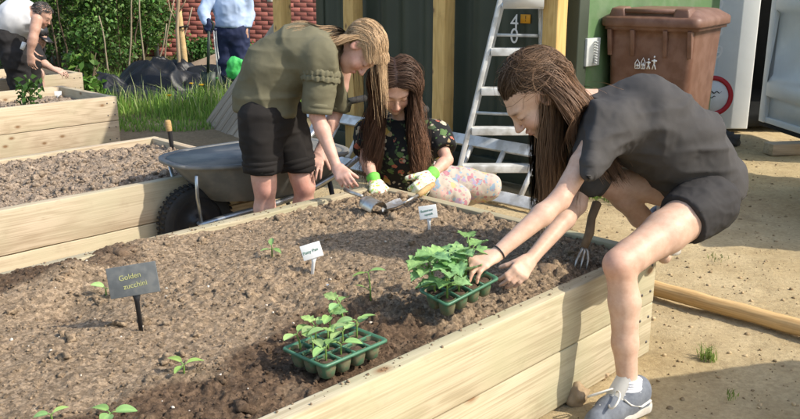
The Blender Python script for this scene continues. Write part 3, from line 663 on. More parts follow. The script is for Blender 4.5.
def bush(label, c, rx, ry, h, nl, seed, base, leaf=.06, name='hedge_bush', stems=9, cat='bush'):
    rng = np.random.default_rng(seed); root = thing(name, label, cat, c, 'bushes of the hedge'); c = np.asarray(c, float)
    lobes = []
    for k in range(26):
        a = rng.uniform(0, 2 * math.pi); r = rng.random() ** .5 * .85; z = rng.uniform(.12, .92)
        wz = math.sin(math.pi * min(1, .25 + .7 * z)) ** .6
        lobes.append((c + A(math.cos(a) * r * rx * wz, math.sin(a) * r * ry * wz, z * h), rng.uniform(.20, .42) * min(rx, h)))
    mb = MB(); per = nl // len(lobes)
    for lc, lr in lobes:
        d = rng.normal(size=(per, 3)); d /= np.linalg.norm(d, axis=1)[:, None]; rad = lr * (.45 + .6 * rng.random(per) ** .6)
        p = lc + d * rad[:, None]; p[:, 2] = np.maximum(p[:, 2], .02)
        nn = d * .7 + rng.normal(size=(per, 3)) * .6 + A(0, 0, .5)
        nn /= np.linalg.norm(nn, axis=1)[:, None]
        tint = rng.uniform(.7, 1.35) * (.65 + .7 * rng.random((per, 1)))
        col = np.asarray(base) * tint * (1 + rng.normal(size=(per, 3)) * .10)
        leaf_cloud(mb, p, nn, leaf * (.6 + .8 * rng.random(per)), np.clip(col, 0, 1), rng)
    mb.build('foliage', M_leaf, root)
    mb = MB()
    for k in range(stems):
        a = rng.uniform(0, 6.28); b0 = c + A(math.cos(a) * rx * .3, math.sin(a) * ry * .3, 0); b1 = c + A(math.cos(a) * rx * .75, math.sin(a) * ry * .75, h * rng.uniform(.55, .9))
        pts = [b0 + (b1 - b0) * t_ + A(0, 0, .06 * math.sin(t_ * 3)) + rng.normal(size=3) * .02 for t_ in np.linspace(0, 1, 6)]
        mb.tube(pts, np.linspace(.016, .004, 6), 5)
    mb.build('stems', M_bark, root, True); return root
G1c = (.13, .22, .055); G2c = (.095, .175, .042); G3c = (.32, .37, .09)
bush('pale yellow green bush at the far left edge behind the man', (-5.65, 10.3, 0), .9, .8, 1.9, 5200, 1, G3c)
bush('low pale green bush at the left edge below the bending man', (-5.25, 9.6, 0), .45, .4, .75, 1800, 11, G3c, .05)
bush('dark hedge bush just right of the bending man', (-4.75, 12.2, 0), 1.0, .8, 2.1, 6500, 2, G1c)
bush('dark hedge bush behind the heap of black plastic sheeting, left one', (-3.95, 12.4, 0), .75, .8, 2.1, 6500, 3, G2c)
bush('dark hedge bush behind the heap of black plastic sheeting, right one', (-4.25, 13.2, 0), .7, .7, 2.0, 5500, 4, G1c)
bush('hedge bush at the right end of the hedge beside the brick wall', (-4.75, 14.2, 0), .7, .5, 1.9, 4200, 5, G1c)
bush('deep hedge bush filling the back behind the man', (-5.9, 13.6, 0), 1.5, .9, 2.4, 6000, 6, G2c, .07)
bush('deep hedge bush filling the back behind the plastic heap', (-5.0, 14.4, 0), 1.2, .7, 2.4, 6000, 7, G2c, .07)
bush('low leafy plant at the foot of the brick wall left of the blue spade', (-3.05, 13.0, 0), .42, .4, .42, 1500, 8, (.07, .15, .035), .06, 'wall_plant', 4, 'plant')
bush('low leafy plant at the foot of the brick wall behind the person in blue', (-2.45, 12.6, 0), .5, .4, .36, 1300, 9, (.09, .16, .04), .06, 'wall_plant', 4, 'plant')
bush('leafy upright plant beside the black sheeting', (-3.42, 9.25, 0), .2, .2, .62, 500, 10, (.10, .19, .04), .085, 'leafy_plant', 4, 'plant')
# bare canes leaning in the hedge, each a thing
for k, (x0, x1, y_) in enumerate([(-3.62, -3.42, 11.3), (-3.42, -3.38, 11.4), (-3.2, -2.98, 11.5), (-3.05, -2.78, 11.6), (-3.85, -3.95, 11.4), (-3.3, -3.05, 11.4)]):
    mb = MB(); n_ = 6; mb.tube([A(x0 + (x1 - x0) * t_ + .02 * math.sin(5 * t_ + k), y_, 1.25 * t_ * (1 - .08 * k)) for t_ in np.linspace(1, 0, n_)], np.linspace(.008, .013, n_), 6)
    o = mb.build('bare_cane', mat('cane', (.30, .25, .17), (.2, .16, .1), rough=.8), None, True); rebase(o, (x0, y_, 0)); tag(o, ['second', 'third', 'fifth', 'rightmost', 'leftmost', 'fourth'][k] + ' thin bare tan cane in front of the dark hedge' + ('' if k in (3, 4) else ', counted from the left'), 'cane', 'bare canes in the hedge')
# grass
def grass_mesh(pos, h, w, col, rng, lean=.45):
    n = len(pos); a = rng.uniform(0, 2 * math.pi, n); s = np.stack([np.cos(a), np.sin(a), a * 0], -1); b = rng.uniform(0, 2 * math.pi, n); ln = np.stack([np.cos(b), np.sin(b), b * 0], -1) * (rng.random(n) * lean)[:, None]
    H_ = h[:, None]; up = A(0, 0, 1); w_ = w[:, None]
    p1 = pos + up * H_ * .55 + ln * H_ * .25; p2 = pos + up * H_ * (1 - .35 * np.linalg.norm(ln, axis=1)[:, None]) + ln * H_
    v = np.stack([pos - s * w_, pos + s * w_, p1 + s * w_ * .8, p1 - s * w_ * .8, p2], 1).reshape(-1, 3); k = np.arange(n)[:, None] * 5
    return v, k + np.array([[0, 1, 2, 3]]), k + np.array([[3, 2, 4]]), np.repeat(col, 5, 0)
M_grass = mat('grass_blade', (1, 1, 1), (.8, .85, .75), scale=2, rough=.55, attr=True, transl=.3, coord='World')
rng = np.random.default_rng(12); n = 30000
gx = rng.uniform(-4.6, -1.0, n); gy = 7.55 + 3.6 * rng.random(n) ** 1.15
edge = 7.75 + .28 * vnoise(np.stack([gx * 1.5, gy * 0, gx * 0], -1), 2)
pu = gx * U[0] + gy * U[1]; pv = gx * V[0] + gy * V[1]
patch = vnoise(np.stack([gx * 2.6, gy * 2.6, gx * 0], -1), 17); ok = (gy > edge) & (rng.random(n) < np.clip(.75 + 1.1 * patch, .12, 1)) & ~((pu < 3.45) & (pv > 6.5)) & ~((pu < 4.05) & (pv > 8.4)) & (gx / gy > -.37) & ~((gx > -3.6) & (gx < -2.25) & (gy > 9.2) & (gy < 10.6))
gx, gy = gx[ok], gy[ok]; n = len(gx); tall = np.clip((gy - 8.1) / .8, .25, 1.0) * (.55 + .55 * (vnoise(np.stack([gx * 1.3, gy * 1.3, gx * 0], -1), 7) + 1) / 2)
h = (.05 + .30 * rng.random(n) ** 1.7) * tall + .02
base = np.array([(.17, .27, .05), (.11, .21, .035), (.24, .32, .08), (.30, .30, .12)])[rng.choice(4, n, p=[.4, .35, .2, .05])]
v, q, t3, c = grass_mesh(np.stack([gx, gy, gx * 0 - .01], -1), h, .0035 + .003 * rng.random(n), base * (1.0 + .6 * rng.random((n, 1))), rng)
ns = 420; sx = rng.uniform(-3.6, -1.6, ns); sy = 8.6 + 2.0 * rng.random(ns); oks = (sx / sy > -.34) & ~((sx > -3.6) & (sx < -2.25) & (sy > 9.2)); sx, sy = sx[oks], sy[oks]; ns = len(sx)
v2, q2, t2_, c2_ = grass_mesh(np.stack([sx, sy, sx * 0], -1), .22 + .22 * rng.random(ns), np.full(ns, .004), np.array((.42, .44, .22)) * (.8 + .5 * rng.random((ns, 1))), rng, .9)
v = np.concatenate([v, v2]); q = np.concatenate([q, q2 + len(v) - len(v2)]); t3 = np.concatenate([t3, t2_ + len(v) - len(v2)]); c = np.concatenate([c, c2_])
grass = link('grass', mesh_np('grass', v, [t3, q], False, c), M_grass); tag(grass, 'bright green grass strip behind the middle bed', 'grass', kind='stuff')
n = 2200; rng = np.random.default_rng(13); gu_ = rng.uniform(cu0 + .05, cu0 + 1.5, n); gv_ = cv0 - .03 - .35 * rng.random(n) ** 2
P_ = gu_[:, None] * U + gv_[:, None] * V
v, q, t3, c = grass_mesh(P_, .03 + .12 * rng.random(n) ** 2, np.full(n, .003), np.array((.15, .24, .05)) * (.7 + .6 * rng.random((n, 1))), rng)
o = link('grass', mesh_np('grass', v, [t3, q], False, c), M_grass); tag(o, 'thin grass growing along the foot of the green container wall', 'grass', kind='stuff')
def tuft(label, c, n, r, h, seed, col=(.20, .27, .06)):
    rng = np.random.default_rng(seed); a = rng.uniform(0, 6.28, n); rr = r * rng.random(n) ** .7; p = np.stack([c[0] + rr * np.cos(a), c[1] + rr * np.sin(a), np.full(n, -.006)], -1)
    v, q, t3, cc = grass_mesh(p, h * (.4 + .6 * rng.random(n)), np.full(n, .0022), np.array(col) * (.7 + .6 * rng.random((n, 1))), rng, 1.1)
    o = link('grass_tuft', mesh_np('grass_tuft', v, [t3, q], False, cc), M_grass); rebase(o, (c[0], c[1], 0)); tag(o, label, 'grass tuft')
tuft('small grass tuft on the sand near the lying pole', A(1.136, 2.876, 0), 60, .035, .075, 1)
tuft('tiny sparse grass tuft in the shade at the bottom right', A(1.113, 2.582, 0), 16, .03, .03, 2)
tuft('sparse dry grass on the sand below the knee', A(1.587, 4.026, 0), 26, .06, .03, 3, (.25, .26, .1))

# ================================================================ wheelbarrow
M_tray = mat('grey_plastic_tray', (.165, .168, .16), (.125, .126, .12), scale=6, rough=.62, spec=.25, c3=(.21, .20, .18), scale3=9)
M_black = mat('black_paint', (.02, .02, .022), rough=.4, spec=.4)
M_rubber = mat('black_rubber', (.022, .022, .022), (.04, .037, .032), scale=12, rough=.8, bump=.3, bscale=40)
M_galv = mat('galvanised_tube', (.55, .57, .58), (.42, .44, .45), scale=12, rough=.35, metal=.8, spec=.5)
wd = nrm(A(.78, .63, 0)); wlat = A(-wd[1], wd[0], 0); WC = A(-.745, 4.25, 0)
def wb(x, y, z): return WC + wd * x + wlat * y + A(0, 0, z)
barrow = thing('wheelbarrow', 'empty wheelbarrow with grey plastic tray and black tyre beside the girl in olive', 'wheelbarrow', wb(0, 0, 0))
def ring(cx, hx, hy, z, n=36, sq=3.2, taper=.2, tilt=0):
    hx *= .94; hy *= .92; a = np.arange(n) * 2 * math.pi / n; c, s = np.cos(a), np.sin(a)
    x = np.sign(c) * np.abs(c) ** (2 / sq) * hx; y = np.sign(s) * np.abs(s) ** (2 / sq) * hy * (1 + taper * x / hx)
    return np.array([wb(cx + xx, yy, z - tilt * xx) for xx, yy in zip(x, y)])
mb = MB(); mb.loft([ring(.08, .22, .17, .27), ring(.05, .34, .22, .30, tilt=-.02), ring(.0, .45, .275, .46, tilt=.02), ring(0, .475, .295, .495, tilt=.02), ring(0, .505, .325, .497, tilt=.02), ring(0, .505, .325, .480, tilt=.02), ring(0, .485, .31, .478, tilt=.02)], cap=False)
inner = [ring(0, .47, .29, .493, tilt=.02), ring(.03, .40, .25, .40, tilt=.0), ring(.06, .32, .21, .315, tilt=-.02), ring(.08, .21, .16, .285)]
mb.loft(inner, cap=True); mb.build('tray', M_tray, barrow, True)
WR = .185; wc_ = wb(-.34, 0, WR)
mb = MB(); mb.lathe(wc_, [(WR - .055, -.036), (WR - .02, -.046), (WR - .006, -.035), (WR, -.015), (WR, .015), (WR - .006, .035), (WR - .02, .046), (WR - .055, .036), (WR - .055, -.036)], wlat, 40)
wheel = mb.build('wheel', M_black, barrow)
bpy.data.objects.remove(wheel)
mb = MB(); mb.lathe(wc_, [(.0001, -.03), (.03, -.03), (.035, -.012), (.10, -.012), (.128, -.028), (.134, -.02), (.134, .02), (.128, .028), (.10, .012), (.035, .012), (.03, .03), (.0001, .03)], wlat, 32)
wheel = mb.build('wheel', M_black, barrow, True)
mb = MB(); mb.lathe(wc_, [(WR - .055, -.034), (WR - .02, -.046), (WR - .006, -.036), (WR, -.015), (WR, .015), (WR - .006, .036), (WR - .02, .046), (WR - .055, .034), (WR - .055, -.034)], wlat, 44)
for k in range(44):                                              # tread lugs
    a = k * 2 * math.pi / 44; rd = math.cos(a) * wd + math.sin(a) * A(0, 0, 1); tg = -math.sin(a) * wd + math.cos(a) * A(0, 0, 1)
    for sgn_ in (-1, 1): mb.box(wc_ + rd * (WR + .001) + wlat * .021 * sgn_ + tg * .006 * sgn_, (.012, .03, .008), np.stack([tg, wlat, rd], 1))
mb.build('tyre', M_rubber, wheel, True)
for s in (-1, 1):
    mb = MB(); pts = [wb(-.36, s * .075, WR), wb(-.2, s * .13, .225), wb(.1, s * .2, .262), wb(.42, s * .26, .40), wb(.62, s * .275, .56), wb(.74, s * .28, .64), wb(.90, s * .28, .655)]
    pts2 = []                                                      # rounded bends
    for i in range(len(pts) - 1):
        for t in (0, .33, .66): pts2.append(pts[i] * (1 - t) + pts[i + 1] * t)
    pts2.append(pts[-1]); pts2 = np.array(pts2)
    for _ in range(3): pts2[1:-1] = .5 * pts2[1:-1] + .25 * (pts2[:-2] + pts2[2:])
    mb.tube(pts2, .0155, 10); mb.build('handle', M_galv, barrow, True)
    mb = MB(); mb.tube([wb(.78, s * .28, .647), wb(.92, s * .28, .657)], [.02, .02], 10); mb.build('grip', M_rubber, barrow, True)
    mb = MB(); mb.tube([wb(.30, s * .235, .34), wb(.34, s * .25, .12), wb(.38, s * .25, .012), wb(.30, s * .25, .010)], .013, 8); mb.build('leg', M_black, barrow, True)
    mb = MB(); mb.tube([wb(-.34, s * .07, WR), wb(-.38, s * .12, .34), wb(-.39, s * .15, .455)], .009, 8); mb.build('tray_stay', M_galv, barrow, True)
mb = MB(); mb.tube([wb(-.34, -.085, WR), wb(-.34, .085, WR)], .011, 8); mb.build('axle', M_galv, barrow, True)
mb = MB(); a = np.linspace(-.9, .9, 9); mb.tube([wb(-.34 - (WR + .035) * math.cos(t), .0, WR - .08 + (WR + .03) * 0) + wlat * .09 * t / .9 * 1.0 for t in a], .009, 8); mb.build('front_hoop', M_black, barrow, True)

# ================================================================ brown wheelie bin
M_bin = mat('brown_bin_plastic', (.15, .074, .046), (.125, .06, .037), scale=5, rough=.5, spec=.35, c3=(.175, .094, .064), scale3=12, bump=.06, bscale=120)
def wheelie_bin(label, front_mid, phi, detail=True):
    bx_ = A(math.cos(phi), -math.sin(phi), 0); by = A(math.sin(phi), math.cos(phi), 0); fm = A(front_mid[0], front_mid[1], 0)
    def b(x, y, z): return fm + bx_ * x + by * (y) + A(0, 0, z * 1.10)
    root = thing('wheelie_bin', label, 'bin', b(0, .35, 0), 'brown wheelie bins')
    def rr(hx, y0, y1, z, r=.05, n=5):
        pts = []
        for cx, cy, a0 in ((hx - r, y1 - r, 0), (-hx + r, y1 - r, 90), (-hx + r, y0 + r, 180), (hx - r, y0 + r, 270)):
            for k in range(n): a = R(a0 + 90 * k / (n - 1)); pts.append(b(cx + r * math.cos(a), cy + r * math.sin(a), z))
        return pts
    mb = MB(); mb.loft([rr(.215, .09, .60, .035), rr(.225, .075, .62, .08), rr(.262, .03, .68, .90), rr(.265, .025, .69, .94), rr(.29, .0, .72, .945), rr(.29, .0, .72, .99)]); mb.build('body', M_bin, root, False)
    for x in (-.245, -.10, .10, .245):                               # ribs under the rim
        mb = MB(); mb.hexa([b(x - .013, .028, .80), b(x + .013, .028, .80), b(x + .013, .05, .80), b(x - .013, .05, .80), b(x - .013, -.008, .945), b(x + .013, -.008, .945), b(x + .013, .05, .945), b(x - .013, .05, .945)]); mb.build('rib', M_bin, root, bevel=.003)
    mb = MB(); mb.loft([rr(.30, -.012, .735, .962), rr(.305, -.016, .74, .970), rr(.305, -.016, .74, 1.005), rr(.295, -.006, .73, 1.015), rr(.24, .10, .66, 1.05), rr(.2, .2, .58, 1.058)]); lid = mb.build('lid', M_bin, root, False)
    for x in (-.205, .185):
        mb = MB(); mb.hexa([b(x - .055, .0, 1.005), b(x + .055, .0, 1.005), b(x + .055, .16, 1.03), b(x - .055, .16, 1.03), b(x - .04, .012, 1.062), b(x + .04, .012, 1.062), b(x + .04, .13, 1.07), b(x - .04, .13, 1.07)]); mb.build('hinge_lug', M_bin, lid, bevel=.012)
    mb = MB(); mb.tube([b(-.2, .03, 1.045), b(.19, .03, 1.045)], .016, 10); mb.build('grab_bar', M_bin, lid, True)
    for s in (-1, 1):
        mb = MB(); mb.lathe(b(s * .24, .60, .10), [(.0001, -.025), (.07, -.025), (.1, -.02), (.1, .02), (.07, .025), (.0001, .025)], bx_, 24); mb.build('wheel', M_rubber, root, True)
    if detail:                                                        # white emblem: houses and little figures
        em = MB()
        def stroke(pl, w=.003): em.tube([b(x_ * .8 + .0, .025 - .03 * (z_ - .62) * 1.1 - .004, z_) for x_, z_ in pl], w, 5)
        z0 = .735
        for x0, w_, h_ in ((-.075, .034, .05), (-.03, .03, .06)):
            stroke([(x0 - w_ / 2, z0), (x0 - w_ / 2, z0 + h_ * .6), (x0, z0 + h_), (x0 + w_ / 2, z0 + h_ * .6), (x0 + w_ / 2, z0), (x0 - w_ / 2, z0)])
            stroke([(x0, z0), (x0, z0 + h_ * .55)]); stroke([(x0 - w_ / 2, z0 + h_ * .35), (x0 + w_ / 2, z0 + h_ * .35)])
        for x0, s_ in ((.012, .85), (.055, 1.1)):
            stroke([(x0 - .012 * s_, z0), (x0, z0 + .03 * s_), (x0 + .012 * s_, z0)], .005); stroke([(x0, z0 + .028 * s_), (x0, z0 + .05 * s_)], .006); stroke([(x0 - .018 * s_, z0 + .042 * s_), (x0 + .018 * s_, z0 + .042 * s_)], .005)
            stroke([(x0 - .004, z0 + .062 * s_), (x0 + .004, z0 + .062 * s_)], .007)
        em.build('emblem', M_white, root)
    return root
fm = A(1.497, 5.22, 1.067)
wheelie_bin('brown plastic wheelie bin with a white emblem behind the girl in black', fm, R(34))
wheelie_bin('unseen brown wheelie bin added to cast a shadow on the sandy ground', (2.02, 2.02), R(75), False)  # unseen extra bin, added to throw the shadow at lower right
# unseen slatted box added at the right to cast shade on the sand
cb = thing('shade_box', 'unseen slatted timber box added at the right to shade the sand', 'shade box', (3.25, 4.65, 0))
for k in range(8):
    for x in (2.9, 3.7): boxo('slat', (1.6, .025, .125), (x, 4.7, .08 + k * .135), (0, 0, R(90)), M_grey, cb, .003)
    for y in (3.9, 5.5): boxo('slat', (.78, .025, .125), (3.3, y, .08 + k * .135), (0, 0, 0), M_grey, cb, .003)
for x in (2.94, 3.66):
    for y in (3.95, 5.45): boxo('post', (.06, .06, 1.15), (x, y, .575), (0, 0, 0), M_grey, cb, .003)
boxo('lid', (.9, 1.7, .03), (3.3, 4.7, 1.165), (0, 0, 0), M_grey, cb, .004)

# ================================================================ ladders
M_alu = mat('worn_aluminium', (.72, .72, .69), (.58, .58, .55), scale=9, rough=.45, metal=.15, spec=.4, c3=(.45, .44, .40), scale3=14)
sl = thing('stepladder', 'aluminium stepladder standing open against the dark green container', 'stepladder', (.72, 5.32, 0))
def beam(mb, a, b, w, d, side):
    a, b = A(*a), A(*b); ax = nrm(b - a); s_ = nrm(side - ax * np.dot(side, ax)); n_ = np.cross(ax, s_)
    q = [a + s_ * i * w / 2 + n_ * j * d / 2 for i, j in ((-1, -1), (1, -1), (1, 1), (-1, 1))] + [b + s_ * i * w / 2 + n_ * j * d / 2 for i, j in ((-1, -1), (1, -1), (1, 1), (-1, 1))]
    mb.hexa(q); return mb
SX = A(1, 0, 0); lx = lambda z: .322 + .227 * z; rx_ = lambda z: .925 - .055 * z; fy = lambda z: 5.13 + .085 * z
for f_ in (lx, rx_):
    mb = beam(MB(), (f_(0), fy(0), 0), (f_(1.75), fy(1.75), 1.75), .027, .062, SX); mb.build('front_rail', M_alu, sl, bevel=.004)
    mb = beam(MB(), (f_(0) + (.07 if f_ is lx else .0), 5.60 - (.0 if f_ is lx else .24), 0), (f_(1.72) + (.03 if f_ is lx else 0), fy(1.75) + .06, 1.7), .022, .04, SX); mb.build('rear_leg', M_alu, sl, bevel=.003)
    mb = MB(); mb.box((f_(0), fy(0), .012), (.04, .075, .024)); mb.build('foot', M_rubber, sl, bevel=.003)
for z in (.21, .44, .68, .915):
    a_, b_ = lx(z) + .0145, rx_(z) - .0145; mb = MB(); mb.box(((a_ + b_) / 2, fy(z) - .004, z), (b_ - a_, .085, .045)); t_ = mb.build('tread', M_alu, sl, bevel=.003)
mb = MB(); mb.box(((lx(1.18) + rx_(1.18)) / 2, fy(1.2), 1.185), (rx_(1.18) - lx(1.18) - .03, .20, .03)); mb.box(((lx(1.18) + rx_(1.18)) / 2, fy(1.2) - .10, 1.245), (rx_(1.18) - lx(1.18) - .03, .012, .13)); mb.build('platform', mat('platform_plate', (.66, .68, .68), (.58, .6, .6), scale=8, rough=.4, metal=.2), sl)
for z in (.5, 1.0): mb = beam(MB(), (lx(z) + .06, 5.55 - .12 * z, z), (rx_(z), 5.40 - .06 * z, z), .018, .02, A(0, 0, 1)); mb.build('rear_brace', M_alu, sl)
# ladder lying on its side against the posts
ll = thing('ladder', 'aluminium ladder lying on its edge behind the kneeling girl', 'ladder', uv(cu0 - .3, cv0 + 1.0))
la, lb_ = -.05, 2.35
def lp(t, w): return uv(cu0 - .44 + .20 * w, cv0 + t, .045 + .27 * w)
for w in (0, 1): mb = beam(MB(), lp(la, w), lp(lb_, w), .075, .028, lp(0, 1) - lp(0, 0)); mb.build('rail', M_alu, ll, bevel=.004)
for k in range(9):
    t = .08 + k * .26; mb = MB(); mb.tube([lp(t, .1), lp(t, .9)], .017, 8); mb.build('rung', M_alu, ll, True)

# ================================================================ pole, pallet boards, young tree, stake
pa, pb = A(*A(1.068, 3.558, 0.036)), A(*A(1.669, 2.965, 0.036)); L_ = np.linalg.norm(pb - pa)
mb = MB(); n_ = 14; mb.tube([A(-L_ / 2 + L_ * k / (n_ - 1), .0015 * math.sin(k), .0015 * math.cos(k * 1.7)) for k in range(n_)], [.034 + .001 * math.sin(k * 2.1) for k in range(n_)], 14)
d_ = nrm(pb - pa); po = mb.build('wooden_pole', M_pole, None, True, loc=(pa + pb) / 2, rot=(0, -math.asin(d_[2]), math.atan2(d_[1], d_[0]))); tag(po, 'long round wooden pole lying on the sand', 'pole')
pt = thing('board_panel', 'weathered slatted board panel leaning behind the girl in olive', 'panel', A(-1.75, 7.85, 0))
bo = nrm(A(.60, -.18, .78)); be = nrm(A(.58, -.80, 0)); be = nrm(be - bo * np.dot(be, bo)); bn = np.cross(bo, be)
if bn[1] > 0: bn = -bn
p0 = A(*A(-1.828, 7.986, 0.03))
for k in range(6): boxo('board', (1.25, .105, .022), p0 + be * (.055 + k * .115) + bo * (.625 + .02 * random.uniform(-1, 1)), frame_rot(bo, be, np.cross(bo, be)), M_grey, pt, .003, .001)
for s in (.2, 1.0): boxo('batten', (.70, .06, .03), p0 + be * .345 + bo * s - bn * .028, frame_rot(be, -bo, np.cross(be, -bo)), M_grey, pt, .003)
tr = thing('young_tree', 'thin young tree trunk tied to a round stake', 'tree', A(-2.743, 10.668, 0))
tb = A(-2.749, 10.668, 0); mb = MB(); tp = [A(tb[0], tb[1], 0), A(-2.744, 10.668, 0.347), A(-2.743, 10.668, 0.712), A(-2.7, 10.668, 1.071), A(-2.622, 10.668, 1.768), A(-2.619, 10.668, 2.661)]
mb.tube(np.array(tp), [.028, .024, .022, .021, .016, .010], 9); mb.build('trunk', mat('young_bark', (.40, .30, .19), (.28, .2, .12), scale=30, rough=.85, stretch=(1, 1, .2), bump=.3), tr, True)
for e0, e1, e2 in ((A(-2.737, 10.668, 0.808), A(-2.812, 10.668, 0.952), A(-2.833, 10.668, 1.165)), (A(-2.704, 10.668, 0.928), A(-2.623, 10.668, 1.047), A(-2.577, 10.668, 1.189)), (A(-2.634, 10.668, 1.768), A(-2.84, 10.668, 2.22), A(-2.915, 10.668, 2.769))):
    mb = MB(); mb.tube([e0, e1, e2], [.011, .008, .005], 6); mb.build('branch', MATS['young_bark'], tr, True)
rng = np.random.default_rng(31); mb = MB(); n = 700; cc_ = A(-2.559, 10.668, 3.198); d = rng.normal(size=(n, 3)); d /= np.linalg.norm(d, axis=1)[:, None]
leaf_cloud(mb, cc_ + d * (rng.random(n) ** .5)[:, None] * A(.55, .55, .8), d * .5 + rng.normal(size=(n, 3)), .05 + .03 * rng.random(n), np.array((.10, .18, .04)) * (.7 + .6 * rng.random((n, 1))), rng); mb.build('crown', M_leaf, tr)
sb = A(-2.716, 10.868, 0); mb = MB(); mb.tube([A(0, 0, 0), A(.002, 0, .4), A(-.003, 0, .8), A(-.006, 0, .93), A(-.006, 0, .945)], [.043, .043, .041, .041, .03], 12); so = mb.build('tree_stake', M_stake, None, True, loc=sb, rot=(0, R(-2.5), 0)); tag(so, 'thick round timber stake beside the thin tree trunk', 'stake')
tz = A(-2.73, 10.868, 0.737); mb = MB(); mb.tube([tz + A(-.06, -.03, -.01), tz + A(0, -.05, 0), tz + A(.07, -.05, .01), tz + A(.07, .05, 0), tz + A(-.06, .03, -.01), tz + A(-.06, -.03, -.01)], .012, 6); mb.build('tree_tie', M_rubber, tr, True)

# ================================================================ black plastic sheeting heaps, rocks, flowers
M_plastic = mat('black_plastic', (.010, .010, .011), (.016, .017, .018), scale=5, rough=.42, spec=.3, bump=.3, bscale=9, bdist=.02)
def sheeting(label, c, rx, ry, h, seed, rot=0):
    n = 60; t = np.linspace(-1, 1, n); a, b = np.meshgrid(t, t, indexing='ij'); rr = np.sqrt(a * a + b * b)
    p = np.stack([a * 2.2 + seed, b * 2.2, a * 0], -1); rid = 1 - np.abs(fbm(p * .9, 2, seed)) * 2.0; rid2 = 1 - np.abs(vnoise(p * A(1.6, 4.2, 1), seed + 4)) * 1.6
    z = np.clip(1 - rr ** 2.2, 0, 1) ** .6 * h * (.45 + .42 * rid + .10 * rid2) + .01
    x, y = a * rx * (1 + .15 * vnoise(p * .8, seed + 1)), b * ry; c_, s_ = math.cos(rot), math.sin(rot)
    v = np.stack([c[0] + x * c_ - y * s_, c[1] + x * s_ + y * c_, z - .005], -1).reshape(-1, 3); i, j = np.meshgrid(np.arange(n - 1), np.arange(n - 1), indexing='ij'); q = (i * n + j).ravel()
    o = link('plastic_sheeting', mesh_np('plastic_sheeting', v, np.stack([q, q + n, q + n + 1, q + 1], 1), True), M_plastic); rebase(o, (c[0], c[1], 0)); tag(o, label, 'plastic sheeting', 'heaps of black plastic')
sheeting('biggest heap of crumpled black plastic sheeting in front of the hedge', (-2.95, 10.6, 0), .62, .45, .42, 3)
sheeting('lower heap of black plastic sheeting beside the leafy plant', (-3.55, 9.9, 0), .45, .4, .30, 5)
sheeting('heap of black plastic sheeting right of the tree stake', (-2.3, 10.8, 0), .75, .5, .32, 8)
sheeting('long fold of black plastic low in front of the biggest heap', (-3.15, 9.75, 0), .7, .3, .16, 12)
rng = np.random.default_rng(5)
for k, (px_, py_, s_) in enumerate([(103, 88, .085), (112, 90, .07), (121, 90, .09), (131, 87, .08), (140, 86, .075), (96, 91, .06)]):
    p_ = {0: A(-3.655, 10.475, 0), 1: A(-3.483, 10.289, 0), 2: A(-3.375, 10.289, 0), 3: A(-3.34, 10.571, 0), 4: A(-3.256, 10.668, 0), 5: A(-3.701, 10.289, 0)}[k]
    rock('rock', ['first', 'second', 'third', 'fourth', 'fifth', 'leftmost small'][k] + ' grey brown rock edging the grass, counted from the left' if k < 5 else 'leftmost small grey rock below the yellow flowers', (p_[0], p_[1], s_ * .3), s_, mat('grey_rock', (.26, .22, .18), (.16, .135, .11), scale=9, rough=.9, bump=.5), 50 + k, .7, 'rock')
o = thing('earth_mound', 'low tan mound of earth behind the spade', 'mound', (-2.25, 11.4, 0))
v, f = lump(77, 3, .1); v = v * A(.75, .4, .36) + A(-2.25, 11.5, 0); link('heap', mesh_np('heap', v, f, True), mat('tan_earth', (.33, .24, .16), (.24, .17, .11), scale=14, rough=.95, bump=.5), o)
M_fl = mat('yellow_petals', (.80, .52, .02), (.70, .42, .01), rough=.6); M_stem = mat('green_stem', (.16, .26, .06), (.11, .19, .04), rough=.6, transl=.15)
def flower(label, p, h, r, seed):
    rng = np.random.default_rng(seed); root = thing('yellow_flower', label, 'flower', p, 'yellow flowers'); p = np.asarray(p, float)
    mb = MB(); mb.tube([p, p + A(.01, 0, h * .6), p + A(.0, -.01, h)], [.003, .003, .003], 5); mb.build('stem', M_stem, root)
    mb = MB(); tp = p + A(0, -.01, h)
    for k in range(16):
        a = k * 2 * math.pi / 16; d = A(math.cos(a), math.sin(a), .25 + .3 * (k % 2)); s = A(-math.sin(a), math.cos(a), 0) * r * .22
        mb.add([tp, tp + d * r * .6 + s, tp + d * r, tp + d * r * .6 - s], [(0, 1, 2, 3)])
    mb.lathe(tp, [(.0001, r * .45), (r * .3, r * .35), (r * .42, .0)], n=10); mb.build('petals', M_fl, root)
for k, (p_, h_, r_, l_) in enumerate([(A(-2.297, 8.469, 0), .20, .035, 'yellow flower lowest in the grass, left of the leaning panel'), (A(-2.127, 9.146, 0), .22, .032, 'yellow flower in the grass right of the tree stake'), (A(-2.306, 9.447, 0), .20, .028, 'yellow flower in the grass just below the tree stake'),
    (A(-3.514, 9.685, 0), .16, .055, 'largest yellow flower at the far bed corner'), (A(-3.532, 9.936, 0), .17, .045, 'upper yellow flower at the far bed corner'), (A(-3.67, 9.767, 0), .15, .04, 'left yellow flower at the far bed corner'), (A(-3.619, 9.851, 0), .16, .035, 'small middle yellow flower at the far bed corner'), (A(-4.452, 13.348, 0), .2, .035, 'tiny yellow flower far off against the hedge')]): flower(l_, p_, h_, r_, k)

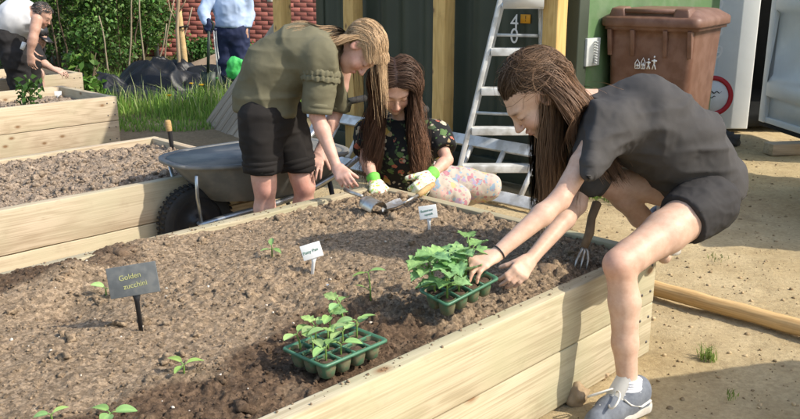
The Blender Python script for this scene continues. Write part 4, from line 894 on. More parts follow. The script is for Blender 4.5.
# ================================================================ spade, bags
M_spade = mat('dark_spade', (.03, .045, .035), rough=.45); sp_y = 9.55
sp = thing('spade', 'dark spade with a D handle held by the person in the blue shirt', 'spade', A(-2.151, 9.55, 0.165))
s0, s1 = A(-2.104, 9.55, 0.769), A(-2.142, 9.55, 0.321); mb = MB(); mb.tube([s0, s1], .017, 8); mb.build('shaft', M_spade, sp, True)
mb = MB(); mb.tube([s0, s0 + A(-.05, 0, .03), s0 + A(-.055, 0, .085), s0 + A(-.03, 0, .105), s0 + A(.03, 0, .105), s0 + A(.055, 0, .085), s0 + A(.05, 0, .03), s0], .013, 8); mb.build('handle', M_spade, sp, True)
mb = MB(); mb.hexa([s1 + A(-.08, 0, 0), s1 + A(.08, 0, 0), s1 + A(.08, .012, 0), s1 + A(-.08, .012, 0), s1 + A(-.075, -.02, -.26), s1 + A(.075, -.02, -.26), s1 + A(.075, -.012, -.26), s1 + A(-.075, -.012, -.26)]); mb.build('blade', M_spade, sp)
M_lime = mat('lime_plastic', (.10, .62, .16), (.07, .5, .12), scale=8, rough=.4, transl=.25, bump=.5, bscale=20, bdist=.02)
fb = Field(A(-1.95, 8.6, .05), A(-1.40, 9.4, .75), .012); bc = A(-1.742, 9.0, 0.443)
fb.ell(bc + A(-.01, 0, -.02), (.065, .05, .085), k=.03); fb.ell(bc + A(.02, 0, -.075), (.085, .05, .055), k=.03); fb.ell(bc + A(.03, 0, .03), (.07, .045, .05), k=.04)
v, q = fb.mesh(); v = v + vnormals(v, q) * (.022 * (1 - 2 * np.abs(fbm(v * A(16, 16, 9), 2, 3))))[:, None]
bg_ = thing('carrier_bag', 'bright green plastic bag hanging behind the girl in olive', 'bag', bc + A(0, 0, -.2)); link('bag', mesh_np('bag', v, q, True), M_lime, bg_)
p_ = A(-2.213, 10.289, 0); tg_ = thing('garden_trug', 'low green plastic trug in the grass', 'trug', p_); mb = MB(); p_ = A(*p_)
mb.lathe(p_, [(.0001, .02), (.13, .02), (.17, .10), (.18, .10), (.14, .0), (.0001, .0)], n=24); mb.build('tub', mat('green_trug', (.06, .36, .10), (.05, .3, .08), rough=.5), tg_, True)
mb = MB(); mb.tube([p_ + A(-.17, 0, .1), p_ + A(-.10, 0, .155), p_ + A(.0, 0, .165), p_ + A(.1, 0, .155), p_ + A(.17, 0, .1)], .01, 6); mb.build('handle', MATS['green_trug'], tg_, True)

# ================================================================ plant labels
M_slate = mat('slate_grey', (.125, .135, .137), (.10, .107, .108), scale=14, rough=.6, c3=(.15, .155, .15), scale3=30)
M_chalk = mat('yellow_chalk', (.46, .46, .20), rough=.9); M_pen = mat('green_pen', (.13, .26, .17), rough=.7)
def plate_label(label, base, top_c, w, h, roll, yaw, mplate, mpost, lines, mtext, size, tilt=0, peg=.007):
    base = A(*base); c = A(*top_c); root = thing('plant_label', label, 'plant label', base, 'plant labels')
    rot = Euler((R(90 - tilt), R(0), R(yaw))).to_matrix() @ Matrix.Rotation(R(roll), 3, 'Z'); ro = rot.to_euler(); rm = np.array(rot)
    mb = MB(); mb.box((0, 0, 0), (w, h, .004)); pl = mb.build('plate', mplate, root, loc=c, rot=ro, bevel=.0015)
    for k, t in enumerate(lines):
        me = text_mesh(t, size, .0004); off = rm @ A(-.05 * w + .06 * w * k, (len(lines) - 1) * size * .55 - k * size * 1.15, .0026)
        t_ = link('writing', me, mtext, pl, c + off, None); t_.rotation_euler = (Matrix.Identity(3)).to_euler(); t_.location = Vector(tuple(rm.T @ off)) if False else t_.location
        bpy.data.objects.remove(t_); o = bpy.data.objects.new('writing', me); COL.objects.link(o); me.materials.append(mtext); o.parent = pl; o.location = Vector((-.05 * w + .08 * w * k, (len(lines) - 1) * size * .55 - k * size * 1.2, .0026)); o.rotation_euler = (0, 0, R(4))
    low = c + rm @ A(0, -h / 2, 0); mb = MB(); dn_ = base - A(0, 0, .03)
    mb.loft([[p + A(sx * ww, sy * .0022, 0) for sx, sy in ((-1, -1), (1, -1), (1, 1), (-1, 1))] for p, ww in ((low + A(0, .004, .012), peg * 2.2), (low * .85 + dn_ * .15 + A(0, .003, 0), peg), (dn_, peg * .8))]); mb.build('peg', mpost, root)
    return root
plate_label('slate grey plant label with yellow chalk writing at the left', A(-.745, 2.27, .375), A(-0.754, 2.262, 0.53), .140, .088, 8, 4, M_slate, M_black, ['Golden', 'zucchini'], M_chalk, .021, 12, .0065)
M_wl = mat('white_plastic', (.80, .80, .77), (.74, .74, .71), rough=.4)
plate_label('white plastic plant label nearest the centre of the bed', A(-.303, 2.733, .375), A(-0.299, 2.735, 0.461), .070, .052, 17, 0, M_wl, M_wl, ['Patty Pan'], M_pen, .0145, 10, .006)
plate_label('white plastic plant label in front of the kneeling girl', A(.118, 3.19, .375), A(0.109, 3.19, 0.471), .070, .052, 10, -6, M_wl, M_wl, ['Butternut', 'squash'], M_pen, .0125, 10, .006)
lp_ = A(-2.863, 7.096, 0.33); plate_label('tiny white plant label in the far bed', lp_, A(-3.037, 7.55, 0.344), .062, .05, 0, 10, M_wl, M_wl, [], M_pen, .01, 5, .008)

# ================================================================ seedlings
M_sleaf = mat('seedling_leaf', (1, 1, 1), (.82, .88, .8), scale=40, rough=.5, spec=.35, attr=True, transl=.28, bump=.25, bscale=90)
def leaf_surface(mb, base, tip_dir, normal, ln, wd_, col, lobed=False, cup=.25, droop=.3):
    t_ = nrm(tip_dir); n_ = nrm(np.asarray(normal) - t_ * np.dot(normal, t_)); s_ = np.cross(n_, t_); NT, NS = 10, 7; v = []; cl = []
    for i in range(NT + 1):
        t = i / NT; w = wd_ * (math.sin(math.pi * min(1, t * .93 + .07)) ** (.65 if not lobed else .5))
        if lobed: w *= (1 + .22 * math.sin(t * 21)) * (1 - .15 * t)
        if i == NT: w = wd_ * .04
        for j in range(NS + 1):
            s = j / NS * 2 - 1; rip = .05 * wd_ * math.sin(9 * t + 7 * s) if lobed else 0
            v.append(base + t_ * ln * (t + (.1 * abs(s) * -1 if lobed else 0)) + s_ * w * s * .5 + n_ * (cup * w * abs(s) ** 1.5 * .6 - droop * ln * t * t + rip))
            cl.append(np.asarray(col) * (1.25 if abs(s) < .2 and t < .92 else (1 + (.18 if lobed and math.sin(t * 21) > .6 else 0))))
    q = [(i * (NS + 1) + j, i * (NS + 1) + j + 1, (i + 1) * (NS + 1) + j + 1, (i + 1) * (NS + 1) + j) for i in range(NT) for j in range(NS)]
    mb.add(v, q, None, np.array(cl))
def seedling(label, base, height, leaves, seed, lean=(0, 0), col=(.30, .46, .14), group='courgette seedlings', thick=.0028):
    rng = np.random.default_rng(seed); root = thing('seedling', label, 'seedling', base, group); base = A(*base); top = base + A(lean[0], lean[1], height)
    mb = MB(); pts = [base - A(0, 0, .012), base + A(lean[0] * .15, lean[1] * .15, height * .4), base + A(lean[0] * .5, lean[1] * .5, height * .75), top]; mb.tube(pts, [thick, thick, thick * .85, thick * .7], 6); mb.build('stem', M_stem, root, True)
    for az, el, stalk, ln, wd_, lob, hf in leaves:
        st_ = base + (top - base) * hf; d = A(math.cos(R(az)) * math.cos(R(el)), math.sin(R(az)) * math.cos(R(el)), math.sin(R(el))); e = st_ + d * stalk
        mb = MB(); c_ = np.asarray(col) * rng.uniform(.8, 1.2) * A(rng.uniform(.9, 1.15), 1, rng.uniform(.85, 1.2))
        if stalk > .006: mb.tube([st_, st_ + d * stalk * .6 + A(0, 0, .002), e], thick * .6, 5, col=np.array((.25, .38, .12)))
        dl = nrm(d * A(1, 1, .35)); leaf_surface(mb, e, dl, A(0, 0, 1) - dl * .2 + rng.normal(size=3) * .15, ln, wd_, np.clip(c_, 0, 1), lob, .3, rng.uniform(.1, .35)); mb.build('leaf', M_sleaf, root, True)
    return root
def soil_at(x, y):
    u = x * U[0] + y * U[1]; v = x * V[0] + y * V[1]; return float(soil_near(np.array([u]), np.array([v]))[0])
def on_soil(p, dz=.004): return A(p[0], p[1], soil_at(p[0], p[1]) + dz)
seedling('planted seedling with two broad leaves at the lower left', on_soil(A(-0.552, 1.985, 0.385)), .018, [(150, 40, .012, .045, .024, False, 1), (30, 25, .012, .042, .026, False, 1), (250, 10, .01, .03, .018, False, 1)], 1, group='planted seedlings')
seedling('small planted seedling near the back board in mid bed', on_soil(A(-0.461, 2.909, 0.385)), .03, [(100, 60, .01, .036, .022, False, 1), (-40, 10, .012, .04, .026, True, .8), (200, 15, .01, .032, .02, False, .7)], 2, group='planted seedlings')
seedling('tall leggy seedling leaning between the two green trays', on_soil(A(-0.09, 2.453, 0.385)), .088, [(10, 25, .012, .044, .022, False, 1), (190, -5, .01, .04, .017, False, 1), (160, 25, .022, .03, .013, False, .35)], 3, (-.008, .01), group='planted seedlings')
seedling('seedling half hidden behind the slate label', on_soil(A(-0.939, 2.547, 0.385)), .02, [(190, 55, .01, .04, .026, False, 1), (330, 20, .01, .036, .022, False, 1)], 4, group='planted seedlings')
seedling('single upright leaf at the bottom edge, far left', on_soil(A(-0.792, 1.737, 0.385)), .012, [(40, 35, .008, .034, .022, False, 1), (200, 30, .008, .03, .02, False, 1)], 5, group='planted seedlings')
seedling('pale leaf seedling cut by the bottom edge near the left', on_soil(A(-0.645, 1.706, 0.385)), .02, [(150, 20, .012, .05, .03, False, 1), (20, 15, .012, .045, .03, False, 1), (270, 20, .01, .04, .03, False, 1)], 6, group='planted seedlings')
wp = thing('bedding_plant', 'bushy green plant standing in the far bed at the left', 'plant', A(-3.018, 6.927, 0.33)); rng = np.random.default_rng(41); mb = MB(); pb_ = A(*A(-3.018, 6.927, 0.33)); n = 90
pos = pb_ + np.stack([rng.normal(size=n) * .05, rng.normal(size=n) * .05, rng.random(n) * .24], -1); nn = rng.normal(size=(n, 3)) + A(0, 0, .6); leaf_cloud(mb, pos, nn / np.linalg.norm(nn, axis=1)[:, None], .05 + .03 * rng.random(n), np.array((.07, .14, .035)) * (.7 + .7 * rng.random((n, 1))), rng); mb.build('foliage', M_leaf, wp)
mb = MB(); mb.tube([pb_, pb_ + A(.01, 0, .22)], .006, 6); mb.build('stem', M_stem, wp)
# green cell trays
M_cell = mat('green_cell_plastic', (.10, .255, .155), (.08, .20, .12), scale=30, rough=.35, spec=.45, transl=.3)
M_plug = mat('plug_compost', (.115, .075, .05), (.06, .04, .027), scale=60, rough=.95, bump=.9, bscale=80)
M_cup = mat('muddy_cell', (.22, .21, .12), (.14, .125, .075), scale=40, rough=.6, transl=.2, c3=(.10, .19, .10), scale3=50)
def cell_tray(label, origin, ex, ey, nx, ny, cw, depth=.052):
    """origin = tray centre at rim level, ex, ey unit axes"""
    ex, ey = nrm(ex), nrm(ey); ez = np.cross(ex, ey); root = thing('cell_tray', label, 'seed tray', origin - ez * depth, 'green seed trays')
    P = lambda x, y, z: origin + ex * x + ey * y + ez * z
    hx, hy = nx * cw / 2 + .010, ny * cw / 2 + .010; mb = MB()
    def rrect(hx, hy, z, r=.012, n=4):
        pts = []
        for cx, cy, a0 in ((hx - r, hy - r, 0), (-hx + r, hy - r, 90), (-hx + r, -hy + r, 180), (hx - r, -hy + r, 270)):
            for k in range(n): a = R(a0 + 90 * k / (n - 1)); pts.append(P(cx + r * math.cos(a), cy + r * math.sin(a), z))
        return pts
    mb.loft([rrect(hx - .009, hy - .009, -.003), rrect(hx - .005, hy - .005, .0012), rrect(hx - .001, hy - .001, .0014), rrect(hx + .001, hy + .001, -.001), rrect(hx + .001, hy + .001, -.006), rrect(hx - .001, hy - .001, -.006)], cap=False); mb.build('rim', M_cell, root, True)
    for i in range(1, nx):
        mb = MB(); x = (i - nx / 2) * cw; mb.hexa([P(x - .003, -hy + .006, -.008), P(x + .003, -hy + .006, -.008), P(x + .003, hy - .006, -.008), P(x - .003, hy - .006, -.008), P(x - .0015, -hy + .006, .0005), P(x + .0015, -hy + .006, .0005), P(x + .0015, hy - .006, .0005), P(x - .0015, hy - .006, .0005)]); mb.build('divider', M_cell, root)
    for j in range(1, ny):
        mb = MB(); y = (j - ny / 2) * cw; mb.hexa([P(-hx + .006, y - .003, -.008), P(hx - .006, y - .003, -.008), P(hx - .006, y + .003, -.008), P(-hx + .006, y + .003, -.008), P(-hx + .006, y - .0015, .0), P(hx - .006, y - .0015, .0), P(hx - .006, y + .0015, .0), P(-hx + .006, y + .0015, .0)]); mb.build('divider', M_cell, root)
    out = []
    for i in range(nx):
        for j in range(ny):
            cx, cy = (i + .5 - nx / 2) * cw, (j + .5 - ny / 2) * cw; mb = MB(); a = np.arange(12) * math.pi / 6; rings = []
            for r, z in ((cw * .485, -.001), (cw * .45, -depth * .5), (cw * .36, -depth * .92), (cw * .24, -depth)): rings.append([P(cx + r * np.sign(math.cos(t)) * abs(math.cos(t)) ** .7, cy + r * np.sign(math.sin(t)) * abs(math.sin(t)) ** .7, z) for t in a])
            mb.loft(rings, cap=False); mb.add(rings[-1], None, [(0, k + 1, k) for k in range(1, 11)]); cup = mb.build('cell', M_cup, root, True)
            mb = MB(); rg = [[P(cx + r * math.cos(t) + random.uniform(-.001, .001), cy + r * math.sin(t), z + random.uniform(-.002, .002)) for t in a] for r, z in ((cw * .46, -.012), (cw * .3, -.008), (cw * .1, -.007))]
            mb.loft(rg, cap=True); mb.build('compost', M_plug, cup, True); out.append(P(cx, cy, -.010))
    return root, out
def tz(u, v, z): return uv(u, v, z)
c1 = uv(1.352, 1.556, .430)
t1, cells = cell_tray('front green cell tray of seedlings resting by the near board', c1, U * 1.0 + V * -.02 + A(0, 0, .02), V + A(0, 0, -.02), 4, 3, .050)
SC = [((0, 2), 'at the left corner of', .045, (-.01, .0)), ((1, 2), 'second from the left along the back of', .05, (0, 0)), ((3, 2), 'tallest, at the back corner of', .085, (-.012, 0)), ((0, 1), 'behind the foremost one in', .045, (0, 0)), ((1, 1), 'in the middle of', .055, (0, 0)), ((0, 0), 'with two round leaves in the foremost cell of', .038, (0, 0)), ((2, 2), 'with a big rounded leaf near the back of', .065, (0, 0)), ((3, 1), 'with upright leaves at the right side of', .05, (0, .0)), ((2, 1), 'short, right of the middle one in', .035, (0, 0)), ((1, 0), 'second along the near edge of', .032, (0, 0))]
for k, ((i, j), w_, h_, ln_) in enumerate(SC):
    p_ = cells[i * 3 + j]; a0 = random.uniform(0, 360); lv = [(a0, 25, .012, .044, .027, False, 1), (a0 + 175, 22, .012, .044, .027, False, 1)]
    if k in (1, 4, 6, 2): lv.append((a0 + 80, 45, .018, .040, .034, True, 1))
    if k in (2, 7): lv += [(a0 + 40, 35, .018, .042, .026, False, .6)]
    seedling('green seedling ' + w_ + ' the front cell tray', p_, h_, lv, 20 + k, ln_, (.30, .45, .17), 'seedlings in the front tray')
# second tray, tilted in the girl's hands
o2 = A(0.185, 2.42, 0.456); ex2 = nrm(A(0.308, 2.42, 0.488) - A(0.134, 2.27, 0.455)); ey2 = nrm(A(0.089, 2.38, 0.474) - A(0.134, 2.27, 0.455)); ey2 = nrm(ey2 - ex2 * np.dot(ey2, ex2))
o2 = A(0.134, 2.27, 0.455) + ex2 * .105 + ey2 * .055 
t2, cells2 = cell_tray('green cell tray of leafy seedlings lifted by the girl in black', o2, ex2, ey2, 4, 2, .050, .06)
W2 = ['at the near left end of', 'at the far left end of', 'second from the left, near row of', 'second from the left, far row of', 'third from the left, near row of', 'third from the left, far row of', 'behind the fingers in', 'at the far right end of']
for k in range(8):
    if k in (4, 6): continue
    p_ = cells2[k]; a0 = random.uniform(0, 360)
    lv = [(a0 + 72 * m_ + random.uniform(-25, 25), random.uniform(15, 55), random.uniform(.02, .04), random.uniform(.05, .075), random.uniform(.05, .07), True, random.uniform(.5, 1)) for m_ in range(5)]
    if k in (0, 1): lv += [(200 + 30 * k, 5, .03, .055, .05, True, .7), (250, 0, .025, .05, .045, True, .8)]
    lv.append((a0 + 60, 20, .012, .04, .024, False, .4))
    seedling('lobed leafy seedling ' + W2[k] + ' the lifted cell tray', p_, random.uniform(.06, .10), lv, 40 + k, (random.uniform(-.03, .0), random.uniform(-.01, .02)), (.24, .41, .16), 'seedlings in the lifted tray', .0034)

# ================================================================ hand tools
M_steel = mat('scratched_steel', (.60, .60, .57), (.42, .41, .38), scale=20, rough=.35, metal=.75, c3=(.35, .3, .24), scale3=30)
M_handle = wood('tool_handle', (.50, .33, .15), (.38, .24, .10), knots=False)
db = A(-1.348, 4.961, 0.36); dtp = A(-1.365, 4.961, 0.54); dbr = thing('dibber', 'wooden handled dibber stuck upright in the middle bed', 'dibber', db); d_ = nrm(dtp - db); L_ = np.linalg.norm(dtp - db)
mb = MB(); mb.lathe(A(*db) - A(0, 0, .03), [(.004, 0), (.013, .06), (.014, L_ * .80)], d_, 14); mb.build('shaft', M_black, dbr, True)
mb = MB(); mb.lathe(A(*db) - A(0, 0, .03), [(.016, L_ * .80), (.018, L_ * .90), (.018, L_ * 1.12), (.012, L_ * 1.16), (.0001, L_ * 1.165)], d_, 14); mb.build('handle', M_handle, dbr, True)
hf = thing('hand_fork', 'hand fork with a worn wooden handle stuck in the soil by the knee', 'hand fork', A(0.673, 2.955, 0.385)); hb = A(*A(0.651, 2.863, 0.43)); ht = A(0.703, 2.93, 0.577)
mb = MB(); mb.tube([hb, hb * .66 + ht * .34 + A(.004, 0, 0), hb * .33 + ht * .67 - A(.004, 0, 0), ht, ht + nrm(ht - hb) * .006], [.013, .0165, .015, .017, .009], 12); mb.build('handle', mat('old_handle', (.24, .17, .105), (.15, .1, .06), scale=30, rough=.8, stretch=(1, 1, .2), bump=.3), hf, True)
for k in (-1, 0, 1):
    mb = MB(); mb.tube([hb + A(0, 0, .01), hb + A(.012 * k, -.01, -.01), hb + A(.02 * k - .01, -.03, -.035), hb + A(.022 * k - .022, -.05, -.075)], [.0045, .0045, .004, .002], 7); mb.build('tine', M_steel, hf, True)
# trowel in the gloved hand, steel scoop in the bare hand
tw = thing('trowel', 'trowel with a wooden handle held in the floral glove', 'trowel', on_soil(A(-0.068, 3.468, 0.385))); t0 = A(-0.07, 3.36, 0.415); t1_ = A(0.017, 3.44, 0.436); t2_ = A(0.051, 3.5, 0.438); t3_ = A(0.123, 3.62, 0.461)
dt = nrm(t1_ - t0); st_ = nrm(np.cross(dt, A(0, 0, 1))); rings = []
for k in range(9):
    t = k / 8; w = .034 * min(1, .25 + 2.2 * t) * (1 if t < .8 else 1 - 1.2 * (t - .8)); c_ = t0 * (1 - t) + t1_ * t + A(0, 0, .008)
    rings.append([c_ + st_ * w * s + A(0, 0, .014 * s * s) for s in np.linspace(-1, 1, 7)])
mb = MB(); v = np.concatenate(rings); q = [(i * 7 + j, i * 7 + j + 1, (i + 1) * 7 + j + 1, (i + 1) * 7 + j) for i in range(8) for j in range(6)]; mb.add(v, q); mb.add(v + A(0, 0, -.002), [x[::-1] for x in q]); mb.build('blade', M_steel, tw, True)
mb = MB(); mb.tube([t1_ + A(0, 0, .004), t2_ + A(0, 0, .008), t2_ * .6 + t3_ * .4], [.007, .006, .007], 8); mb.build('neck', M_steel, tw, True)
mb = MB(); mb.tube([t2_ * .65 + t3_ * .35, t2_ * .3 + t3_ * .7, t3_, t3_ * 1.35 - t2_ * .35], [.012, .015, .014, .011], 10); mb.build('handle', M_handle, tw, True)
scp = thing('scoop', 'shiny steel soil scoop under the hand of the fair haired girl', 'scoop', A(-0.116, 3.4, 0.413)); q0_ = A(-0.205, 3.52, 0.455); q1_ = A(-0.16, 3.46, 0.435); q2_ = A(-0.086, 3.36, 0.424); d_ = nrm(q2_ - q1_); s_ = nrm(np.cross(d_, A(0, 0, 1))); n_ = np.cross(s_, d_); rings = []
for k in range(9):
    t = k / 8; r_ = .040 * min(1, .35 + 2.5 * t); c_ = q1_ * (1 - t) + q2_ * t + n_ * .01
    rings.append([c_ + s_ * r_ * math.cos(a) + n_ * r_ * .8 * math.sin(a) for a in np.linspace(-.2, math.pi + .2, 9)])
mb = MB(); v = np.concatenate(rings); q = [(i * 9 + j, i * 9 + j + 1, (i + 1) * 9 + j + 1, (i + 1) * 9 + j) for i in range(8) for j in range(8)]; mb.add(v, q); mb.add(v - n_ * .0025, [x[::-1] for x in q]); mb.build('bowl', M_steel, scp, True)
mb = MB(); mb.tube([q1_ + n_ * .03, q0_ + n_ * .01, q0_ * 1.7 - q1_ * .7], [.008, .009, .011], 8); mb.build('handle', M_steel, scp, True)
mk_ = on_soil(A(-0.22, 2.63, 0.385)); mb = MB(); mb.box((0, 0, 0), (.045, .012, .002)); o = mb.build('marker_stick', M_wl, None, loc=mk_, rot=(.05, .08, R(10))); tag(o, 'small white marker stick lying flat on the soil', 'marker')

# ================================================================ people
M_skin = mat('skin', (1, 1, 1), (.86, .79, .75), scale=38, rough=.5, spec=.3, attr=True, sss=.06, bump=.18, bscale=180, bdist=.002)
M_hair = mat('hair', (1, 1, 1), (.85, .85, .85), scale=30, rough=.55, spec=.22, attr=True, transl=.12)
_N = M_hair.node_tree.nodes; _L = M_hair.node_tree.links; _b = _N['Principled BSDF']                 # hairs lie in a sheet: shade with the sheet's direction
_at = _N.new('ShaderNodeAttribute'); _at.attribute_name = 'lie'; _ge = _N.new('ShaderNodeNewGeometry'); _mx = _N.new('ShaderNodeMixRGB'); _mx.inputs[0].default_value = .25; _L.new(_at.outputs['Vector'], _mx.inputs[1]); _L.new(_ge.outputs['Normal'], _mx.inputs[2])
_vn = _N.new('ShaderNodeVectorMath'); _vn.operation = 'NORMALIZE'; _L.new(_mx.outputs[0], _vn.inputs[0]); _L.new(_vn.outputs[0], _b.inputs['Normal'])
def scalp(keep): return lambda q: keep((lambda w: w / (np.linalg.norm(w, axis=1)[:, None] + 1e-9))((q - A(0, -.012, .028)) / A(.072, .092, .080)))
def axes(fwd, up):
    f = nrm(fwd); r = nrm(np.cross(f, up)); u = np.cross(r, f); return np.stack([r, f, u], 1)      # columns right, forward, up
def head(F, c, M, s=1.0, ears=True):
    P = lambda x, y, z: np.asarray(c) + M @ (A(x, y, z) * s)
    E_ = lambda p, r, k=.012, op='u': F.ell(P(*p), A(*r) * s, M, k * s, op)
    E_((0, -.012, .028), (.072, .092, .080)); E_((0, .026, -.025), (.058, .060, .074), .02); E_((0, .040, -.076), (.043, .044, .033), .02)
    E_((0, .068, -.094), (.019, .017, .016), .015)
    for x in (-1, 1): E_((x * .034, .056, -.038), (.026, .026, .026), .02)
    E_((0, .070, .018), (.048, .020, .012), .02)
    for x in (-1, 1): E_((x * .031, .094, .000), (.016, .013, .0095), .012, 's')
    for x in (-1, 1): E_((x * .031, .0735, -.001), (.0145, .0135, .012), .004)
    F.cone(P(0, .082, .008), P(0, .106, -.032), .0065 * s, .0105 * s, .012 * s)
    for x in (-1, 1): E_((x * .0095, .096, -.036), (.0075, .010, .0065), .006)
    E_((0, .086, -.058), (.021, .0125, .0058), .006); E_((0, .083, -.0685), (.0185, .0125, .0065), .006)
    F.cone(P(-.019, .0945, -.0632), P(.019, .0945, -.0632), .0022 * s, .0022 * s, .003 * s, 's')
    if ears:
        for x in (-1, 1): E_((x * .073, -.008, -.008), (.009, .019, .030), .008); E_((x * .080, -.002, -.004), (.005, .010, .017), .006, 's')
def hand(F, wrist, fwd, dors, thumb, s=.9, curl=((25, 35, 20),) * 4, tcurl=25, spread=.12, k=.006, tang=40):
    f = nrm(fwd); d = nrm(dors - f * np.dot(dors, f)); t = nrm(thumb - f * np.dot(thumb, f)); t = nrm(t - d * np.dot(t, d)); w = np.asarray(wrist, float)
    tips = []
    rot = lambda v, ax, a: v * math.cos(a) + np.cross(ax, v) * math.sin(a) + ax * np.dot(ax, v) * (1 - math.cos(a))
    pal = np.cross(d, f)                                            # axis: bends f towards -d
    if np.dot(rot(f, pal, .5), d) > 0: pal = -pal
    for i, (off, mc, ls, r0) in enumerate(((.028, .082, (.040, .025, .020), .0088), (.0095, .085, (.044, .028, .021), .0090), (-.009, .080, (.041, .026, .020), .0086), (-.026, .072, (.031, .019, .017), .0078))):
        kn = w + (f * mc + t * off) * s; F.cone(w + t * off * .55 * s + f * .012 * s, kn, .0135 * s, .0108 * s, .014 * s, flat=(d, .85))
        dr = nrm(f + t * (off / .028) * spread); p = kn; a = 0
        for j, L in enumerate(ls):
            a += R(curl[i][j]); dj = rot(dr, pal, a); q = p + dj * L * s; r1 = r0 * (1 - .07 * j) * s
            F.cone(p, q, r1, r1 * .9, .0025 if j else .008 * s); p = q
        tips.append(p)
    b0 = w + (f * .018 + t * .020) * s; td = nrm(f * math.cos(R(tang)) + t * math.sin(R(tang)) - d * .35); p1 = b0 + td * .042 * s; td2 = rot(td, pal, R(tcurl)); p2 = p1 + td2 * .030 * s; p3 = p2 + rot(td2, pal, R(tcurl * .7)) * .023 * s
    F.cone(b0, p1, .0145 * s, .0112 * s, .014 * s); F.cone(p1, p2, .0108 * s, .0095 * s, .004); F.cone(p2, p3, .0095 * s, .0078 * s, .003)
    F.cone(w - f * .02 * s, w + f * .03 * s, .0215 * s, .0205 * s, .014 * s, flat=(d, .78)); return tips
def leg(F, hip, knee, ank, s=1.0, k=.02):
    hip, knee, ank = map(np.asarray, (hip, knee, ank)); F.chain([hip, hip * .5 + knee * .5, knee * .88 + hip * .12, knee], [.083 * s, .070 * s, .054 * s, .050 * s], k)
    ax = nrm(ank - knee); th = nrm(hip - knee); bk = nrm(th - ax * np.dot(th, ax)) if np.linalg.norm(np.cross(th, ax)) > .05 else A(0, 1, 0)
    cf = knee + (ank - knee) * .30 + bk * .010 * s; F.chain([knee, cf, knee + (ank - knee) * .62, ank], [.047 * s, .0485 * s, .040 * s, .031 * s], k)
    F.ell(knee - bk * .014 * s - th * .004, (.034 * s,) * 3, None, .02)
def arm(F, sh, el, wr, s=1.0, k=.015):
    sh, el, wr = map(np.asarray, (sh, el, wr)); F.chain([sh, sh * .5 + el * .5, el], [.044 * s, .039 * s, .034 * s], k); F.chain([el, el * .72 + wr * .28, wr], [.034 * s, .0355 * s, .0225 * s], k)
def skin_colour(v, base, heads, pink=(), hairc=None, hairtest=None):
    c = np.tile(np.asarray(base, float), (len(v), 1)); c *= (1 + .05 * fbm(v * 22, 2, 3))[:, None]
    for p, r, a in pink:
        w = np.exp(-((v - np.asarray(p)) ** 2).sum(1) / (r * r)) * a; c *= 1 - w[:, None] * A(.03, .28, .30)
    for hc, M, s, brow in heads:
        q = (v - np.asarray(hc)) @ M / s; x, y, z = np.abs(q[:, 0]), q[:, 1], q[:, 2]; near = (np.abs(q) < .16).all(1)
        g = lambda cx, cy, rx, ry: np.exp(-(((x - cx) / rx) ** 2 + ((z - cy) / ry) ** 2)) * (y > .03) * near
        ck = g(.040, -.036, .022, .020) + .6 * g(0, -.034, .012, .012); c *= 1 - (np.clip(ck, 0, 1) * .5)[:, None] * A(.02, .33, .33)
        lp = np.clip(g(0, -.0575, .019, .0055) + g(0, -.069, .017, .006), 0, 1); c *= 1 - (lp * .9)[:, None] * A(.18, .52, .48)
        br = g(.031, .0175 , .016, .0038); br = np.clip(br * 1.3, 0, 1) * .8; c = c * (1 - br[:, None]) + np.asarray(brow) * br[:, None]
        ly = np.clip(g(.031, -.0085 , .0145, .0022) * 1.5, 0, 1) * .9; c = c * (1 - ly[:, None]) + A(.06, .035, .03) * ly[:, None]
        er = np.exp(-(((x - .078) / .02) ** 2 + ((z + .008) / .03) ** 2 + ((y + .006) / .025) ** 2)) * near; c *= 1 - (er * .5)[:, None] * A(.02, .35, .38)
        if hairc is not None:
            hm = near & hairtest(q + .005 * np.stack([vnoise(q * 200, k) for k in (1, 2, 3)], -1)) & (((q - A(0, -.012, .028)) / A(.082, .102, .09)) ** 2).sum(1) .__lt__(1.0); c[hm] = np.asarray(hairc)
    return np.clip(c, 0, 1)
def cloth(F, name, m, parent, folds=((.006, (9, 9, 9), 1), (.002, (30, 30, 30), 2)), smooth=2, col=None):
    v, q = F.mesh(); v = relax(v, q, smooth); n = vnormals(v, q)
    d = sum(a * (1 - 2.4 * np.abs(fbm(v * np.asarray(sc), 2, sd))) for a, sc, sd in folds); v = v + n * np.asarray(d)[:, None]
    return link(name, mesh_np(name, v, q, True, col(v) if col else None), m, parent)
def skin_mesh(F, parent, colfn, smooth=1):
    v, q = F.mesh(); v = relax(v, q, smooth, .35); o = link('body', mesh_np('body', v, q, True, colfn(v)), M_skin, parent); return o
